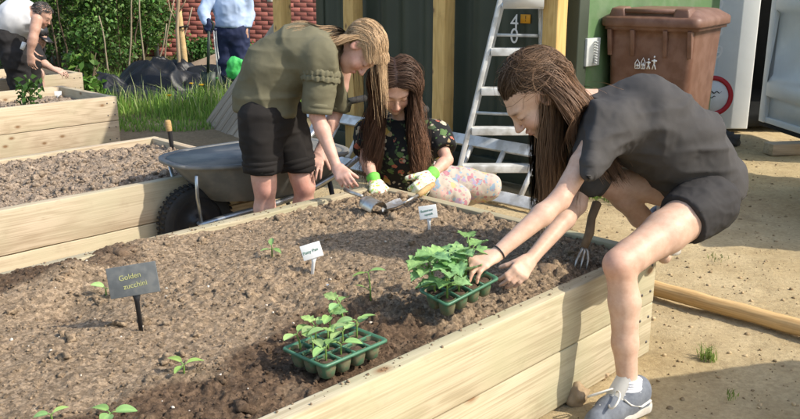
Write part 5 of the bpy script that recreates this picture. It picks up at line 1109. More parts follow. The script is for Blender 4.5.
def strands(name, parent, c, M, s, N, comb, length, colr, seed, cones=(), keep=None, nseg=16, stiff=.72, grav=(0, 0, -1), wave=.006, wfreq=26, clump=.7, nclump=90, rad=.0013, vol=.012, tipc=1.25, m=None, jit=.06, guard=None, flow=None, held=None, ston=.8, rel=.15):
    rng = np.random.default_rng(seed); c = np.asarray(c); r0 = A(.072, .092, .080) * s; cc = c + M @ (A(0, -.012, .028) * s)
    d = rng.normal(size=(N * 6, 3)); d /= np.linalg.norm(d, axis=1)[:, None]; ok = (keep if keep else (lambda q: ~((q[:, 1] > .45) & (q[:, 2] < .42)) & (q[:, 2] > -.55)))(d); d = d[ok][:N]; N = len(d)
    lay = 1 + vol / .08 * (.15 + rng.random(N)); p = cc + (d * r0 * .99) @ M.T
    cb = comb(d, rng); nl = d / r0; nl /= np.linalg.norm(nl, axis=1)[:, None]; cb = cb - nl * (cb * nl).sum(1)[:, None] + nl * .05; cb /= np.linalg.norm(cb, axis=1)[:, None] + 1e-9; dr = cb @ M.T
    if flow: dr = flow(p, d); nw0 = nl @ M.T; dr = dr - nw0 * (dr * nw0).sum(1)[:, None]; dr /= np.linalg.norm(dr, axis=1)[:, None] + 1e-9
    L = length(d, rng) if callable(length) else np.full(N, length) * (.8 + .3 * rng.random(N)); g = np.asarray(grav, float) if not callable(grav) else None
    path = [p]; dr = dr + rng.normal(size=(N, 3)) * jit * .5
    on = np.ones(N, bool)
    for i in range(nseg):
        t = i / nseg; gg = g if g is not None else grav(p); ql = ((p - cc) @ M) / r0; rho = np.linalg.norm(ql, axis=1); nw = (ql / r0) @ M.T; nw /= np.linalg.norm(nw, axis=1)[:, None] + 1e-9
        on = on & ((nw[:, 2] > -rel) | (held(p) if held else False)); fl = flow(p, d) if flow else np.broadcast_to(gg, p.shape)
        tgt = np.where(on[:, None], fl, gg); st = np.where(on, ston, stiff * (1 - .4 * t))[:, None]
        dr = dr * st + tgt * (1 - st) + rng.normal(size=(N, 3)) * .012; dr = np.where(on[:, None], dr - nw * (dr * nw).sum(1)[:, None], dr); dr /= np.linalg.norm(dr, axis=1)[:, None] + 1e-9
        p2 = p + dr * (L / nseg)[:, None]; q = ((p2 - cc) @ M) / r0; rho = np.linalg.norm(q, axis=1); fix = (rho < lay) | on
        tr_ = np.where(on, 1 + (lay - 1) * min(1, .35 + 2.5 * t), lay); p2[fix] = cc + (q[fix] / (rho[fix][:, None] + 1e-9) * tr_[fix][:, None] * r0) @ M.T
        for a, b, ra, rb in cones:
            a, b = np.asarray(a, float), np.asarray(b, float); ba = b - a; tt = np.clip((p2 - a) @ ba / (ba @ ba), 0, 1); cl = a + tt[:, None] * ba; dv = p2 - cl; dl = np.linalg.norm(dv, axis=1); rr = (ra + (rb - ra) * tt) * 1.0 + .004 + .012 * (lay - 1); hit = dl < rr
            p2[hit] = cl[hit] + dv[hit] / (dl[hit][:, None] + 1e-9) * rr[hit][:, None]
        if guard: p2 = guard(p2, d)
        dr = p2 - p; dr /= np.linalg.norm(dr, axis=1)[:, None] + 1e-9; p = p2; path.append(p)
    path = np.stack(path, 1); K = min(nclump, N); pool = np.where(L < 1.25 * np.median(L))[0]; K = min(K, len(pool)); gi = rng.choice(pool, K, False); mid = np.concatenate([path[:, 0], path[:, nseg // 2], path[:, -1]], 1); near = np.argmin(((mid[:, None] - mid[gi][None]) ** 2).sum(-1), 1); gd = path[gi[near]]
    t = np.linspace(0, 1, nseg + 1)[None, :, None]; cw = .55 * clump * np.clip(t * 1.3 - .12, 0, 1); off = rng.normal(size=(N, 1, 3)) * .007; path = path * (1 - cw) + (gd + off) * cw
    ph = rng.uniform(0, 6.28, (K, 3))[near] + rng.normal(size=(N, 3)) * .9; fr = rng.uniform(.8, 1.2, K)[near] * rng.uniform(.9, 1.1, N); ln = (L[:, None] * t[..., 0])
    path = path + wave * np.sin(ln[..., None] * wfreq * fr[:, None, None] + ph[:, None, :]) * np.clip(t * 2.2, 0, 1)
    tn = np.gradient(path, axis=1); tn /= np.linalg.norm(tn, axis=2)[..., None] + 1e-9; sd = np.cross(tn, rng.normal(size=(N, 1, 3))); sd /= np.linalg.norm(sd, axis=2)[..., None] + 1e-9; s2 = np.cross(tn, sd)
    rw = (rad * (1 - .6 * t ** 2))[..., 0][..., None]; v = np.stack([path - rw * sd, path + rw * sd], 2).reshape(-1, 3); ns = nseg + 1; b = (np.arange(N)[:, None] * ns + np.arange(nseg)[None]).ravel() * 2
    q = np.stack([b, b + 1, b + 3, b + 2], 1)
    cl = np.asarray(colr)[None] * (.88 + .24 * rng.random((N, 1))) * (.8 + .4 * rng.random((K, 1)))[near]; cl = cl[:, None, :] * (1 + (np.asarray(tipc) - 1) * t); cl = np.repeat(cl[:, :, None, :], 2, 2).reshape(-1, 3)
    hv = path - cc; hv[..., 2] = np.clip(hv[..., 2], -.02, 1); hv = hv - tn * (hv * tn).sum(2)[..., None]; hv /= np.linalg.norm(hv, axis=2)[..., None] + 1e-9; hv = np.repeat(hv[:, :, None, :], 2, 2).reshape(-1, 3)
    me = mesh_np(name, v, q, True, np.clip(cl, 0, 1)); at_ = me.attributes.new('lie', 'FLOAT_VECTOR', 'POINT'); at_.data.foreach_set('vector', hv.astype(np.float32).ravel())
    return link(name, me, m or M_hair, parent)
def shell(F, d): F.d -= d; return F

# ---------------------------------------------------------------- girl in black, squatting at the near board
M_tee = mat('charcoal_jersey', (.062, .058, .055), (.046, .043, .041), scale=8, rough=.85, spec=.2, bump=.3, bscale=260, bdist=.001)
M_short = mat('black_jersey_shorts', (.040, .037, .036), (.03, .028, .027), scale=8, rough=.8, spec=.2, bump=.25, bscale=260, bdist=.001)
g1 = thing('person', 'girl in charcoal T-shirt and black shorts squatting to lift a seed tray', 'person', (.80, 2.62, 0), 'people gardening')
hipL, kneeL, ankL = A(1.028, 2.75, 0.625), A(0.683, 2.5, 0.496), A(0.727, 2.46, 0.085); hipR, kneeR, ankR = A(1.138, 2.99, 0.61), A(0.73, 2.93, 0.654), A(0.973, 3.04, 0.416)
shL, elL, wrL = A(0.654, 2.71, 0.886), A(0.498, 2.56, 0.686), A(0.282, 2.42, 0.549); shR, elR, wrR = A(0.718, 3.0, 0.871), A(0.613, 2.84, 0.594), A(0.423, 2.62, 0.468)
H1c = A(0.448, 2.84, 0.968); H1M = axes((-.64, -.16, -.72), (-.72, -.06, .66)); H1s = 1.10; neck1 = A(0.65, 2.87, 0.94)
F = Field((.20, 2.26, 0.0), (1.32, 3.20, 1.12), .0046)
head(F, H1c, H1M, H1s); F.cone(neck1, H1c + H1M @ A(0, -.035, -.06), .05, .046, .02)
leg(F, hipL, kneeL, ankL, .98); leg(F, hipR, kneeR, ankR, .95); F.cone(ankL, ankL - A(0, 0, .06), .030, .032, .01); F.cone(ankR, ankR + A(-.01, -.10, -.045), .03, .025, .02)
arm(F, shL, elL, wrL, .93); arm(F, shR, elR, wrR, .93)
T1 = [A(0.692, 2.87, 0.92), A(0.817, 2.87, 0.885), A(0.964, 2.88, 0.794), A(1.069, 2.88, 0.673)]
F.chain(T1, [.06, .10, .09, .075], .03, (A(0, 1, 0), 1.15))
tipL = hand(F, wrL, A(0.198, 2.335, 0.541) - wrL, A(-.30, -.55, .78), A(.1, 1, .1), .93, ((30, 45, 25), (28, 45, 25), (25, 42, 25), (22, 40, 25)), 20, .05)
hand(F, wrR, A(0.347, 2.52, 0.422) - wrR, A(.55, -.3, .6), A(-.4, -.6, .4), .90, ((30, 45, 30),) * 4, 25, .03, tang=24)
keep1 = lambda q: ~((q[:, 1] > -.02) & (q[:, 2] < -.12 + .55 * np.clip((q[:, 1] + .02) / .55, 0, 1))) & (q[:, 2] > -.62)
hk1 = scalp(keep1)
SK1 = (.59, .40, .295)
skin_mesh(F, g1, lambda v: skin_colour(v, SK1, [(H1c, H1M, H1s, (.10, .06, .04))], [(kneeL + A(-.03, -.03, 0), .06, .55), (kneeR, .06, .4), (elL, .05, .3), (tipL[0], .04, .6), (tipL[2], .04, .6), (wrL * .5 + tipL[1] * .5, .03, .3)], (.05, .028, .018), hk1))
F = Field((.42, 2.40, .45), (1.32, 3.25, 1.12), .006)
F.chain([T1[0], T1[1], T1[2], T1[3]], [.078, .138, .132, .114], .06, (A(0, 1, 0), 1.15)); F.cone(T1[2] + A(0, 0, -.04), T1[3] + A(-.03, 0, -.04), .105, .098, .04, flat=(A(0, 1, 0), 1.2))
sL = shL * .32 + elL * .68; sR = shR * .34 + elR * .66
F.cone(shL + A(.05, .04, .01), shL, .085, .078, .05); F.cone(shL, shL * .1 + elL * .9 + A(.016, .01, 0), .076, .078, .04); F.cone(shR, sR, .074, .072, .04)
F.cut(A(0.609, 2.66, 0.765), A(.12, .0, -1), elL - .22, A(elL[0] + .17, 2.82, A(0.609, 2.66, 0.765)[2] + .06)); F.cut(sR, elR - shR, sR - A(.12, .04, .12), sR + A(.03, .1, .05))
F.cut(A(1.19, 2.88, 0.543), A(.50, .0, -.85)); F.cut(neck1 + A(-.035, 0, .0), A(-1, 0, .25))
cloth(F, 'shirt', M_tee, g1, ((.011, (9, 3, 4), 1), (.010, (5, 5, 13), 6), (.002, (26, 10, 22), 2)))
F = Field((.78, 2.5, .40), (1.36, 3.25, .90), .005)
F.chain([T1[2] * .4 + T1[3] * .6, A(1.071, 2.88, 0.652)], [.095, .102], .04, (A(0, 1, 0), 1.25)); hm = hipL * .70 + kneeL * .30; hr = hipR * .62 + kneeR * .38
F.cone(hipL + A(.0, .01, -.0), hm, .103, .088, .04); F.cone(hipR + A(-.005, 0, 0), hr, .10, .089, .04); F.cut(hm, kneeL - hipL, hm - .13, hm + A(.06, .1, .13)); F.cut(hr, kneeR - hipR, hr - A(.13, .11, .13), hr + A(.05, .13, .13))
cloth(F, 'shorts', M_short, g1, ((.006, (10, 10, 10), 3), (.002, (30, 30, 30), 5)))
comb1 = lambda d, rng: np.stack([np.sign(d[:, 0] + .12) * (.25 + .6 * (d[:, 1] < 0)), -1.0 + 0 * d[:, 1], .15 + 0 * d[:, 0]], 1)
len1 = lambda d, rng: .37 + .13 * rng.random(len(d)) + .06 * (d[:, 1] > .2)
ccs1 = [(T1[0], T1[1], .085, .14), (shL, elL, .080, .05), (shR, elR, .08, .05), (H1c + H1M @ A(0, .02, -.02), H1c + H1M @ A(0, .035, -.075), .062, .05)]
_jit = np.random.default_rng(77).random(20000)
_b1 = H1M @ A(0, -1, .05); _s1 = H1M[:, 0]
def flow1(p, d):
    xg = H1c[0] - .002 + .10 * _jit[:len(p)] ** 1.1; xg = np.where(p[:, 1] < H1c[1] + .02, xg, H1c[0] - .005 + .07 * _jit[:len(p)][::-1]); nearside = p[:, 0] < xg
    out = np.tile(A(.05, 0, -1), (len(p), 1)); out[nearside] = _b1 + A(0, -.15, -.05); return out / np.linalg.norm(out, axis=1)[:, None]
strands('hair', g1, H1c, H1M, H1s, 15500, comb1, len1, (.125, .078, .048), 5, ccs1, keep1, 14, .62, (0.02, 0, -1), .007, 22, .10, 420, .00085, .030, (2.0, 1.9, 1.75), flow=flow1, held=lambda p: p[:, 0] < H1c[0] - .012, ston=.60, rel=.25)  # lightened tips also put sun highlights into the hair colour
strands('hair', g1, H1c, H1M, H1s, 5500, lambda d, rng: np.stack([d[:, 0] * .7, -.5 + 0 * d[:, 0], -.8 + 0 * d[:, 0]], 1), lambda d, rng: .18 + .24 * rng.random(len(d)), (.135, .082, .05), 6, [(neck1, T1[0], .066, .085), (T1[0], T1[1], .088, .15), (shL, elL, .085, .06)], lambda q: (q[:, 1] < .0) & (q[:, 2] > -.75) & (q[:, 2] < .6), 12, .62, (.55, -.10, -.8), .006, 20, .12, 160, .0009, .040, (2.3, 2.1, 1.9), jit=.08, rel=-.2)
# wrist band, sock, trainer
fw = nrm(elL - wrL); mb = MB(); bc_ = wrL + fw * .018; mb.lathe(bc_, [(.0235, -.0025), (.0258, -.0015), (.0258, .0015), (.0235, .0025)], fw, 24); wbd = mb.build('wristband', M_black, g1, True)
M_sock = mat('white_sock', (.80, .80, .82), (.72, .72, .75), scale=40, rough=.9, bump=.5, bscale=150, bdist=.002)
fd = nrm(A(-.80, -.60, 0)); fs = A(-fd[1], fd[0], 0); fc = A(ankL[0], ankL[1], 0)
def fp(x, y, z): return fc + fd * x + fs * y + A(0, 0, z)
F = Field(fc + A(-.22, -.22, -.01), fc + A(.16, .16, .20), .003); F.cone(fp(.0, 0, .125), fp(0, 0, .07), .0405, .041, .01); F.cone(fp(0, 0, .07), fp(.06, 0, .055), .042, .038, .02); F.cut(fp(0, 0, .128), A(0, .1, 1))
v, q = F.mesh(); n_ = vnormals(v, q); v = v + n_ * (.0012 * np.sin(v[:, 2] * 700) + .0015 * fbm(v * 60, 2, 2))[:, None]; link('sock', mesh_np('sock', v, q, True), M_sock, g1)
def trainer(parent, fp, mats, laces=True):
    M_up, M_lt, M_sole = mats; lo = np.min([fp(x, y, -.01) for x in (-.12, .22) for y in (-.08, .08)], 0); hi = np.max([fp(x, y, .16) for x in (-.12, .22) for y in (-.08, .08)], 0)
    F = Field(lo, hi, .003); F.chain([fp(-.045, 0, .055), fp(.02, 0, .052), fp(.09, .004, .045), fp(.15, .006, .036)], [.044, .044, .042, .034], .02); F.cone(fp(-.05, 0, .08), fp(.0, 0, .075), .040, .048, .02); F.cone(fp(-.05, 0, .02), fp(.16, .005, .02), .043, .036, .01)
    F.ell(fp(.0, 0, .14), (.040, .040, .052), None, .006, 's'); F.cut(fp(0, 0, .022), A(0, 0, -1))
    v, q = F.mesh(); shoe = link('shoe', mesh_np('shoe', relax(v, q, 1), q, True), M_up, parent)
    F = Field(lo, hi, .003); F.chain([fp(-.055, 0, .016), fp(.05, 0, .014), fp(.16, .006, .014)], [.047, .045, .040], .01); F.cut(fp(0, 0, .030), A(0, 0, 1)); F.cut(fp(0, 0, .003), A(0, 0, -1)); v, q = F.mesh(); link('sole', mesh_np('sole', v, q, True), M_sole, shoe)
    mb = MB(); rg = []
    for t in np.linspace(0, 1, 7): w = .030 - .004 * t; rg.append([fp(.075 - .045 * t, s * w, .088 + .058 * t - .010 * s * s) for s in np.linspace(-1, 1, 7)])
    v = np.concatenate(rg); q = [(i * 7 + j, i * 7 + j + 1, (i + 1) * 7 + j + 1, (i + 1) * 7 + j) for i in range(6) for j in range(6)]; mb.add(v, q); mb.add(v - fd * .008, [x[::-1] for x in q]); mb.build('tongue', M_lt, shoe, True)
    for s in (-1, 1):                                            # side overlays
        mb = MB(); mb.tube([fp(-.06, s * .043, .05), fp(-.01, s * .048, .045), fp(.04, s * .044, .065), fp(.06, s * .034, .085)], [.007, .006, .006, .006], 6, flat=.5); mb.build('side_stripe', M_lt, shoe, True)
    if laces:
        for k in range(5):
            x = .062 + k * .017; z = .094 - k * .0055; mb = MB(); mb.tube([fp(x, -.030, z - .012), fp(x + .003, 0, z + .003), fp(x, .030, z - .012)], .0028, 6); mb.build('lace', M_lt, shoe, True)
        for s in (-1, 1):
            mb = MB(); a = np.linspace(0, 2 * math.pi, 18); mb.tube([fp(.070 + .040 * (1 - math.cos(t)) * .8, s * (.010 + .034 * (1 - math.cos(t)) * .55) + .018 * math.sin(t), .106 + .014 * math.sin(t) - .010 * (1 - math.cos(t))) for t in a], .0032, 6); mb.build('lace_loop', M_lt, shoe, True)
    return shoe
M_shoe = mat('grey_trainer_mesh', (.17, .185, .205), (.12, .13, .15), scale=60, rough=.8, bump=.5, bscale=300, bdist=.001)
M_shl = mat('cream_trainer_trim', (.66, .63, .56), (.57, .54, .47), scale=20, rough=.7)
M_sole = mat('dirty_white_sole', (.55, .52, .46), (.40, .36, .3), scale=30, rough=.8)
trainer(g1, fp, (M_shoe, M_shl, M_sole))
fdR = nrm(A(-.75, -.5, -.28)); _b = ankR.copy()
def fpR(x, y, z): return A(_b[0], _b[1], .405) + nrm(A(-.12, -1, 0)) * x + A(1, -.12, 0) * y + A(0, 0, z)
fd_keep = fd; fd = nrm(A(-.12, -1, 0)); trainer(g1, fpR, (M_shoe, M_shl, M_sole), False)
F = Field(ankR + A(-.08, -.08, -.08), ankR + A(.08, .08, .08), .003); F.cone(ankR + A(0, 0, .01), ankR - A(0, 0, .05), .038, .040, .01); v, q = F.mesh(); link('sock', mesh_np('sock', v, q, True), M_sock, g1)

# ---------------------------------------------------------------- kneeling girl in floral top
def floral(name, base, cols, scale, thr, rough=.85, stripes=None):
    m = bpy.data.materials.new(name); m.use_nodes = True; N = m.node_tree.nodes; L = m.node_tree.links; b = N['Principled BSDF']; b.inputs['Roughness'].default_value = rough; b.inputs['Specular IOR Level'].default_value = .15
    tc = N.new('ShaderNodeTexCoord'); nz = N.new('ShaderNodeTexNoise'); nz.inputs['Scale'].default_value = 30; L.new(tc.outputs['Object'], nz.inputs['Vector'])
    mxv = N.new('ShaderNodeMixRGB'); mxv.inputs[0].default_value = .03; L.new(tc.outputs['Object'], mxv.inputs[1]); L.new(nz.outputs['Color'], mxv.inputs[2])
    col = None; rgb = N.new('ShaderNodeRGB'); rgb.outputs[0].default_value = (*base, 1); col = rgb.outputs[0]
    for k, (sc, th, ramp) in enumerate(zip(scale, thr, cols)):
        vo = N.new('ShaderNodeTexVoronoi'); vo.inputs['Scale'].default_value = sc; L.new(mxv.outputs[0], vo.inputs['Vector'])
        sp_ = N.new('ShaderNodeSeparateColor'); L.new(vo.outputs['Color'], sp_.inputs[0]); cr = N.new('ShaderNodeValToRGB'); cr.color_ramp.interpolation = 'CONSTANT'; e = cr.color_ramp.elements
        e[0].color = (*ramp[0], 1); e[0].position = 0; e[1].position = 1.0 / len(ramp); e[1].color = (*ramp[1], 1)
        for i in range(2, len(ramp)): x = e.new(i / len(ramp)); x.color = (*ramp[i], 1)
        L.new(sp_.outputs[0], cr.inputs[0]); lt = N.new('ShaderNodeMath'); lt.operation = 'LESS_THAN'; L.new(vo.outputs['Distance'], lt.inputs[0]); lt.inputs[1].default_value = th
        gt = N.new('ShaderNodeMath'); gt.operation = 'GREATER_THAN'; L.new(sp_.outputs[1], gt.inputs[0]); gt.inputs[1].default_value = .25; ml = N.new('ShaderNodeMath'); ml.operation = 'MULTIPLY'; L.new(lt.outputs[0], ml.inputs[0]); L.new(gt.outputs[0], ml.inputs[1])
        mx = N.new('ShaderNodeMixRGB'); L.new(ml.outputs[0], mx.inputs[0]); L.new(col, mx.inputs[1]); L.new(cr.outputs[0], mx.inputs[2]); col = mx.outputs[0]
    if stripes:
        mp = N.new('ShaderNodeMapping'); mp.inputs['Rotation'].default_value = stripes[0]; L.new(mxv.outputs[0], mp.inputs[0]); wv = N.new('ShaderNodeTexWave'); wv.inputs['Scale'].default_value = stripes[1]; wv.inputs['Distortion'].default_value = 2.5; L.new(mp.outputs[0], wv.inputs[0])
        rp = N.new('ShaderNodeValToRGB'); rp.color_ramp.elements[0].position = .88; rp.color_ramp.elements[1].position = .93; L.new(wv.outputs[1], rp.inputs[0]); mx = N.new('ShaderNodeMixRGB'); L.new(rp.outputs[0], mx.inputs[0]); L.new(col, mx.inputs[1]); mx.inputs[2].default_value = (*stripes[2], 1); col = mx.outputs[0]
    L.new(col, b.inputs['Base Color']); MATS[name] = m; return m
M_floral = floral('floral_print', (.018, .018, .018), [[(.34, .25, .13), (.10, .16, .06), (.42, .37, .27), (.36, .12, .08), (.40, .27, .07), (.07, .10, .05)], [(.08, .14, .05), (.35, .3, .22), (.05, .07, .04)]], [24, 44], [.40, .30])
M_legg = floral('patterned_leggings', (.42, .37, .31), [[(.36, .17, .20), (.34, .26, .36), (.52, .34, .30), (.22, .30, .38), (.42, .36, .18)], [(.24, .32, .38), (.40, .2, .22), (.36, .3, .26)]], [24, 50], [.46, .42])
M_glove = floral('floral_glove', (.66, .68, .52), [[(.50, .50, .08), (.52, .2, .16), (.30, .5, .16)], [(.4, .55, .2), (.6, .45, .1)]], [55, 90], [.38, .3])
M_cuff = mat('lime_cuff', (.20, .66, .10), (.15, .55, .07), scale=30, rough=.8, bump=.4, bscale=200, bdist=.002)
g2 = thing('person', 'girl in a dark floral top and patterned leggings kneeling behind the bed', 'person', (.15, 4.3, 0), 'people gardening')
H2c = A(-0.024, 4.06, 0.857); H2M = axes((.10, -.74, -.66), (.04, -.55, .83)); H2s = 1.12; nk2 = A(0.01, 4.16, 0.672)
sR2, eR2, wR2 = A(-0.158, 4.14, 0.611), A(-0.164, 4.02, 0.501), A(-0.118, 3.9, 0.42); sL2, eL2, wL2 = A(0.183, 4.16, 0.602), A(0.229, 4.06, 0.492), A(0.142, 3.92, 0.445)
F = Field((-.36, 3.70, .12), (.50, 4.50, 1.12), .005); head(F, H2c, H2M, H2s); F.cone(nk2, H2c + H2M @ A(0, -.03, -.06), .045, .042, .02)
arm(F, sR2, eR2, wR2, .84); arm(F, sL2, eL2, wL2, .84); T2 = [A(0.01, 4.18, 0.619), A(0.015, 4.18, 0.517), A(0.031, 4.26, 0.355), A(0.063, 4.34, 0.271)]; F.chain(T2, [.07, .09, .085, .10], .03, (A(1, 0, 0), 1.25)); F.cone(T2[3], T2[3] + A(.1, .05, -.05), .09, .08, .03)
keep2 = lambda q: ~((q[:, 1] > .42) & (q[:, 2] < .44)) & (q[:, 2] > -.6) & ~((q[:, 1] > .1) & (q[:, 2] < -.1))
hk2 = scalp(keep2)
SK2 = (.58, .37, .28); skin_mesh(F, g2, lambda v: skin_colour(v, SK2, [(H2c, H2M, H2s, (.10, .055, .04))], [(eL2, .05, .4)], (.04, .022, .016), hk2))
F = Field((-.42, 3.92, .15), (.52, 4.60, .98), .0065); F.chain([T2[0] + A(0, 0, .02), T2[1], T2[2], T2[3] + A(0, 0, -.05)], [.078, .112, .112, .135], .05, (A(1, 0, 0), 1.28))
a_, b_ = sR2 * .35 + eR2 * .65, sL2 * .4 + eL2 * .6; F.cone(sR2 + A(.05, 0, 0), sR2, .07, .06, .04); F.cone(sL2 - A(.05, 0, 0), sL2, .07, .06, .04); F.cone(sR2, a_, .060, .062, .03); F.cone(sL2, b_, .062, .064, .03)
F.cut(a_, eR2 - sR2, a_ - .09, a_ + A(.07, .08, .06)); F.cut(b_, eL2 - sL2, b_ - A(.07, .08, .09), b_ + .09); F.cut(nk2 + A(0, -.02, .005), A(0, -.2, 1)); F.cut((0, 0, .20), (0, 0, -1))
cloth(F, 'top', M_floral, g2, ((.008, (9, 5, 3), 11), (.004, (7, 7, 16), 12)))
kA, kB = A(0.475, 4.46, 0.258), A(0.291, 4.28, 0.249); hA, hB = A(0.128, 4.42, 0.306), A(0.073, 4.3, 0.303); fA = A(.12, 4.75, .06); fB = A(.05, 4.62, .06)
F = Field((-.25, 4.05, -.01), (.72, 4.95, .62), .0065)
for h_, k_, f_ in ((hA, kA, fA), (hB, kB, fB)): F.chain([h_, h_ * .45 + k_ * .55, k_], [.100, .092, .068], .012); F.chain([k_, k_ * .6 + f_ * .4, f_], [.067, .06, .04], .012)
F.ell(A(.08, 4.40, .26), (.16, .13, .13), None, .04); F.cut((0, 0, .004), (0, 0, -1)); cloth(F, 'leggings', M_legg, g2, ((.007, (9, 9, 5), 21), (.003, (24, 16, 16), 22)))
hand_tips = []
for w_, f_, d_, t_, e_ in ((wR2, A(-0.097, 3.8, 0.387) - wR2, A(.15, -.75, .6), A(.9, .0, .2), eR2), (wL2, A(0.091, 3.76, 0.412) - wL2, A(.45, -.6, .65), A(-.7, -.3, .3), eL2)):
    F = Field(w_ - .12, w_ + A(.12, .12, .10), .003); hand(F, w_, f_, d_, t_, 1.0, ((40, 50, 30),) * 4, 30, k=.008); shell(F, .004); v, q = F.mesh(); gl = link('glove', mesh_np('glove', relax(v, q, 1), q, True), M_glove, g2)
    ax_ = nrm(e_ - w_); mb = MB(); mb.lathe(w_ - ax_ * .012, [(.024, 0), (.029, .004), (.0285, .02), (.031, .034), (.033, .048), (.029, .047), (.024, .03)], ax_, 24); mb.build('cuff', M_cuff, gl, True)
comb2 = lambda d, rng: np.stack([np.sign(d[:, 0] - .05) * 1.0, -.45 + .1 * d[:, 1], -.15 + 0 * d[:, 0]], 1)
ccs2 = [(nk2, T2[0], .05, .075), (T2[0], T2[1], .075, .122), (sR2 + A(.03, 0, .0), sL2 - A(.03, 0, 0), .055, .055), (T2[1], T2[2], .13, .13), (H2c + H2M @ A(0, .03, -.02), H2c + H2M @ A(0, .04, -.08), .066, .05)]
len2 = lambda d, rng: .38 + .12 * rng.random(len(d))
def guard2(p, d):
    q = (p - H2c) @ H2M; lim = .054 + .02 * _jit[:len(p)]; bad = (np.abs(q[:, 0]) < lim) & (q[:, 1] > .02) & (q[:, 2] < .055) & (q[:, 2] > -.13); q[bad, 0] = np.where(d[bad, 0] > .05, 1, -1) * lim[bad]; p[bad] = H2c + q[bad] @ H2M.T; return p
def flow2(p, d):
    q = (p - H2c) @ H2M; sd = np.where(d[:, 0] > .05, 1.0, -1.0); w = np.clip((.075 - np.abs(q[:, 0])) / .05, 0, 1) ; out = A(0, 0, -1) * (.35 + .65 * (1 - w))[:, None] + H2M[:, 0] * (sd * w)[:, None] - H2M[:, 1] * (.35 * w)[:, None]; return out / np.linalg.norm(out, axis=1)[:, None]
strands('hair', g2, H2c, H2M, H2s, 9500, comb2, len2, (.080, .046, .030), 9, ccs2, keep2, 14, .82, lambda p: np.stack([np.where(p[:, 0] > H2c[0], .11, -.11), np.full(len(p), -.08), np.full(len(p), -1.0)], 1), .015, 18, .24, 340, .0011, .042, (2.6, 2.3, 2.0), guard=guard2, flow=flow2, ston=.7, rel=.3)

# ---------------------------------------------------------------- fair girl in olive, bending over
M_olive = mat('olive_sweatshirt', (.150, .138, .088), (.122, .112, .070), scale=7, rough=.9, spec=.12, bump=.3, bscale=240, bdist=.0015)
M_bk = mat('black_cotton_shorts', (.024, .021, .019), (.017, .015, .014), scale=8, rough=.85, spec=.15, bump=.3, bscale=200, bdist=.001)
g3 = thing('person', 'fair haired girl in an olive sweatshirt and black shorts bending over the bed', 'person', (-.55, 3.92, 0), 'people gardening')
H3c = A(-0.175, 3.88, 1.045); H3M = axes((.30, -.20, -.93), (.93, -.05, .32)); H3s = 1.04; nk3 = A(-0.299, 3.92, 1.069)
hR3, kR3 = A(-0.643, 3.82, 0.737), A(-0.622, 3.8, 0.416); hL3, kL3 = A(-0.545, 4.0, 0.718), A(-0.46, 3.96, 0.386); aR3, aL3 = A(kR3[0] - .01, kR3[1] + .03, .07), A(kL3[0], kL3[1] + .03, .07)
sR3, eR3, wR3 = A(-0.342, 3.77, 1.002), A(-0.368, 3.74, 0.759), A(-0.278, 3.66, 0.542); sL3, eL3, wL3 = A(-0.26, 4.06, 0.965), A(-0.309, 4.08, 0.724), A(-0.383, 4.0, 0.554)
T3 = [A(-0.318, 3.92, 1.042), A(-0.455, 3.91, 1.007), A(-0.571, 3.91, 0.934), A(-0.617, 3.91, 0.806)]
F = Field((-1.0, 3.52, 0), (.12, 4.25, 1.30), .0056); head(F, H3c, H3M, H3s); F.cone(nk3, H3c + H3M @ A(0, -.035, -.055), .048, .045, .02)
leg(F, hR3, kR3, aR3, 1.0); leg(F, hL3, kL3, aL3, 1.0); arm(F, sR3, eR3, wR3, .95); arm(F, sL3, eL3, wL3, .93); F.chain(T3, [.06, .10, .10, .11], .03, (A(0, 1, 0), 1.2))
for a_ in (aR3, aL3): F.cone(a_, a_ + A(.10, -.04, -.035), .032, .028, .02)
t3p = hand(F, wR3, A(-0.204, 3.5, 0.482) - wR3, A(-.2, -.75, .55), A(.8, .1, .4), .95, ((35, 45, 25), (45, 60, 30), (50, 60, 30), (55, 60, 30)), 35, .03, tang=22)
hand(F, wL3, A(-0.401, 3.92, 0.474) - wL3, A(.1, -.85, .3), A(.9, -.2, .0), .88, ((15, 20, 12),) * 4, 12)
keep3 = lambda q: ~((q[:, 1] > .30) & (q[:, 2] < .50)) & (q[:, 2] > -.75) & ~((q[:, 1] > -.1) & (q[:, 2] < -.05))
hk3 = scalp(keep3)
SK3 = (.60, .375, .295); skin_mesh(F, g3, lambda v: skin_colour(v, SK3, [(H3c, H3M, H3s, (.32, .2, .1))], [(kR3 + A(.0, -.04, 0), .06, .8), (kL3 + A(0, -.04, 0), .06, .8), (eR3, .05, .4), (t3p[1], .05, .8)], (.30, .2, .11), hk3))
F = Field((-.98, 3.55, .70), (.05, 4.30, 1.32), .0065); F.chain(T3, [.082, .132, .136, .130], .05, (A(0, 1, 0), 1.12)); F.cone(T3[3] + A(0, 0, .01), T3[3] + A(-.005, 0, -.06), .138, .140, .03, flat=(A(0, 1, 0), 1.14))
cR, cL = sR3 * .06 + eR3 * .94, sL3 * .08 + eL3 * .92; F.cone(sR3 + A(-.05, .05, .01), sR3, .09, .078, .05); F.cone(sR3, cR, .070, .060, .04); F.cone(sL3, cL, .072, .062, .04); F.cone(sL3 + A(-.05, -.04, 0), sL3, .085, .075, .05)
F.cut(cR, eR3 - sR3, cR - A(.10, .10, .08), cR + A(.10, .10, .04)); F.cut(cL, eL3 - sL3, cL - A(.1, .08, .08), cL + A(.1, .1, .04)); F.cut(A(-0.629, 3.91, 0.755), A(-.12, 0, -1)); F.cut(nk3 + A(.01, 0, .0), A(1, 0, .1))
cloth(F, 'sweatshirt', M_olive, g3, ((.008, (9, 3, 4), 31), (.005, (4, 5, 15), 32), (.0012, (26, 10, 30), 33)))
ad = nrm(eR3 - sR3)
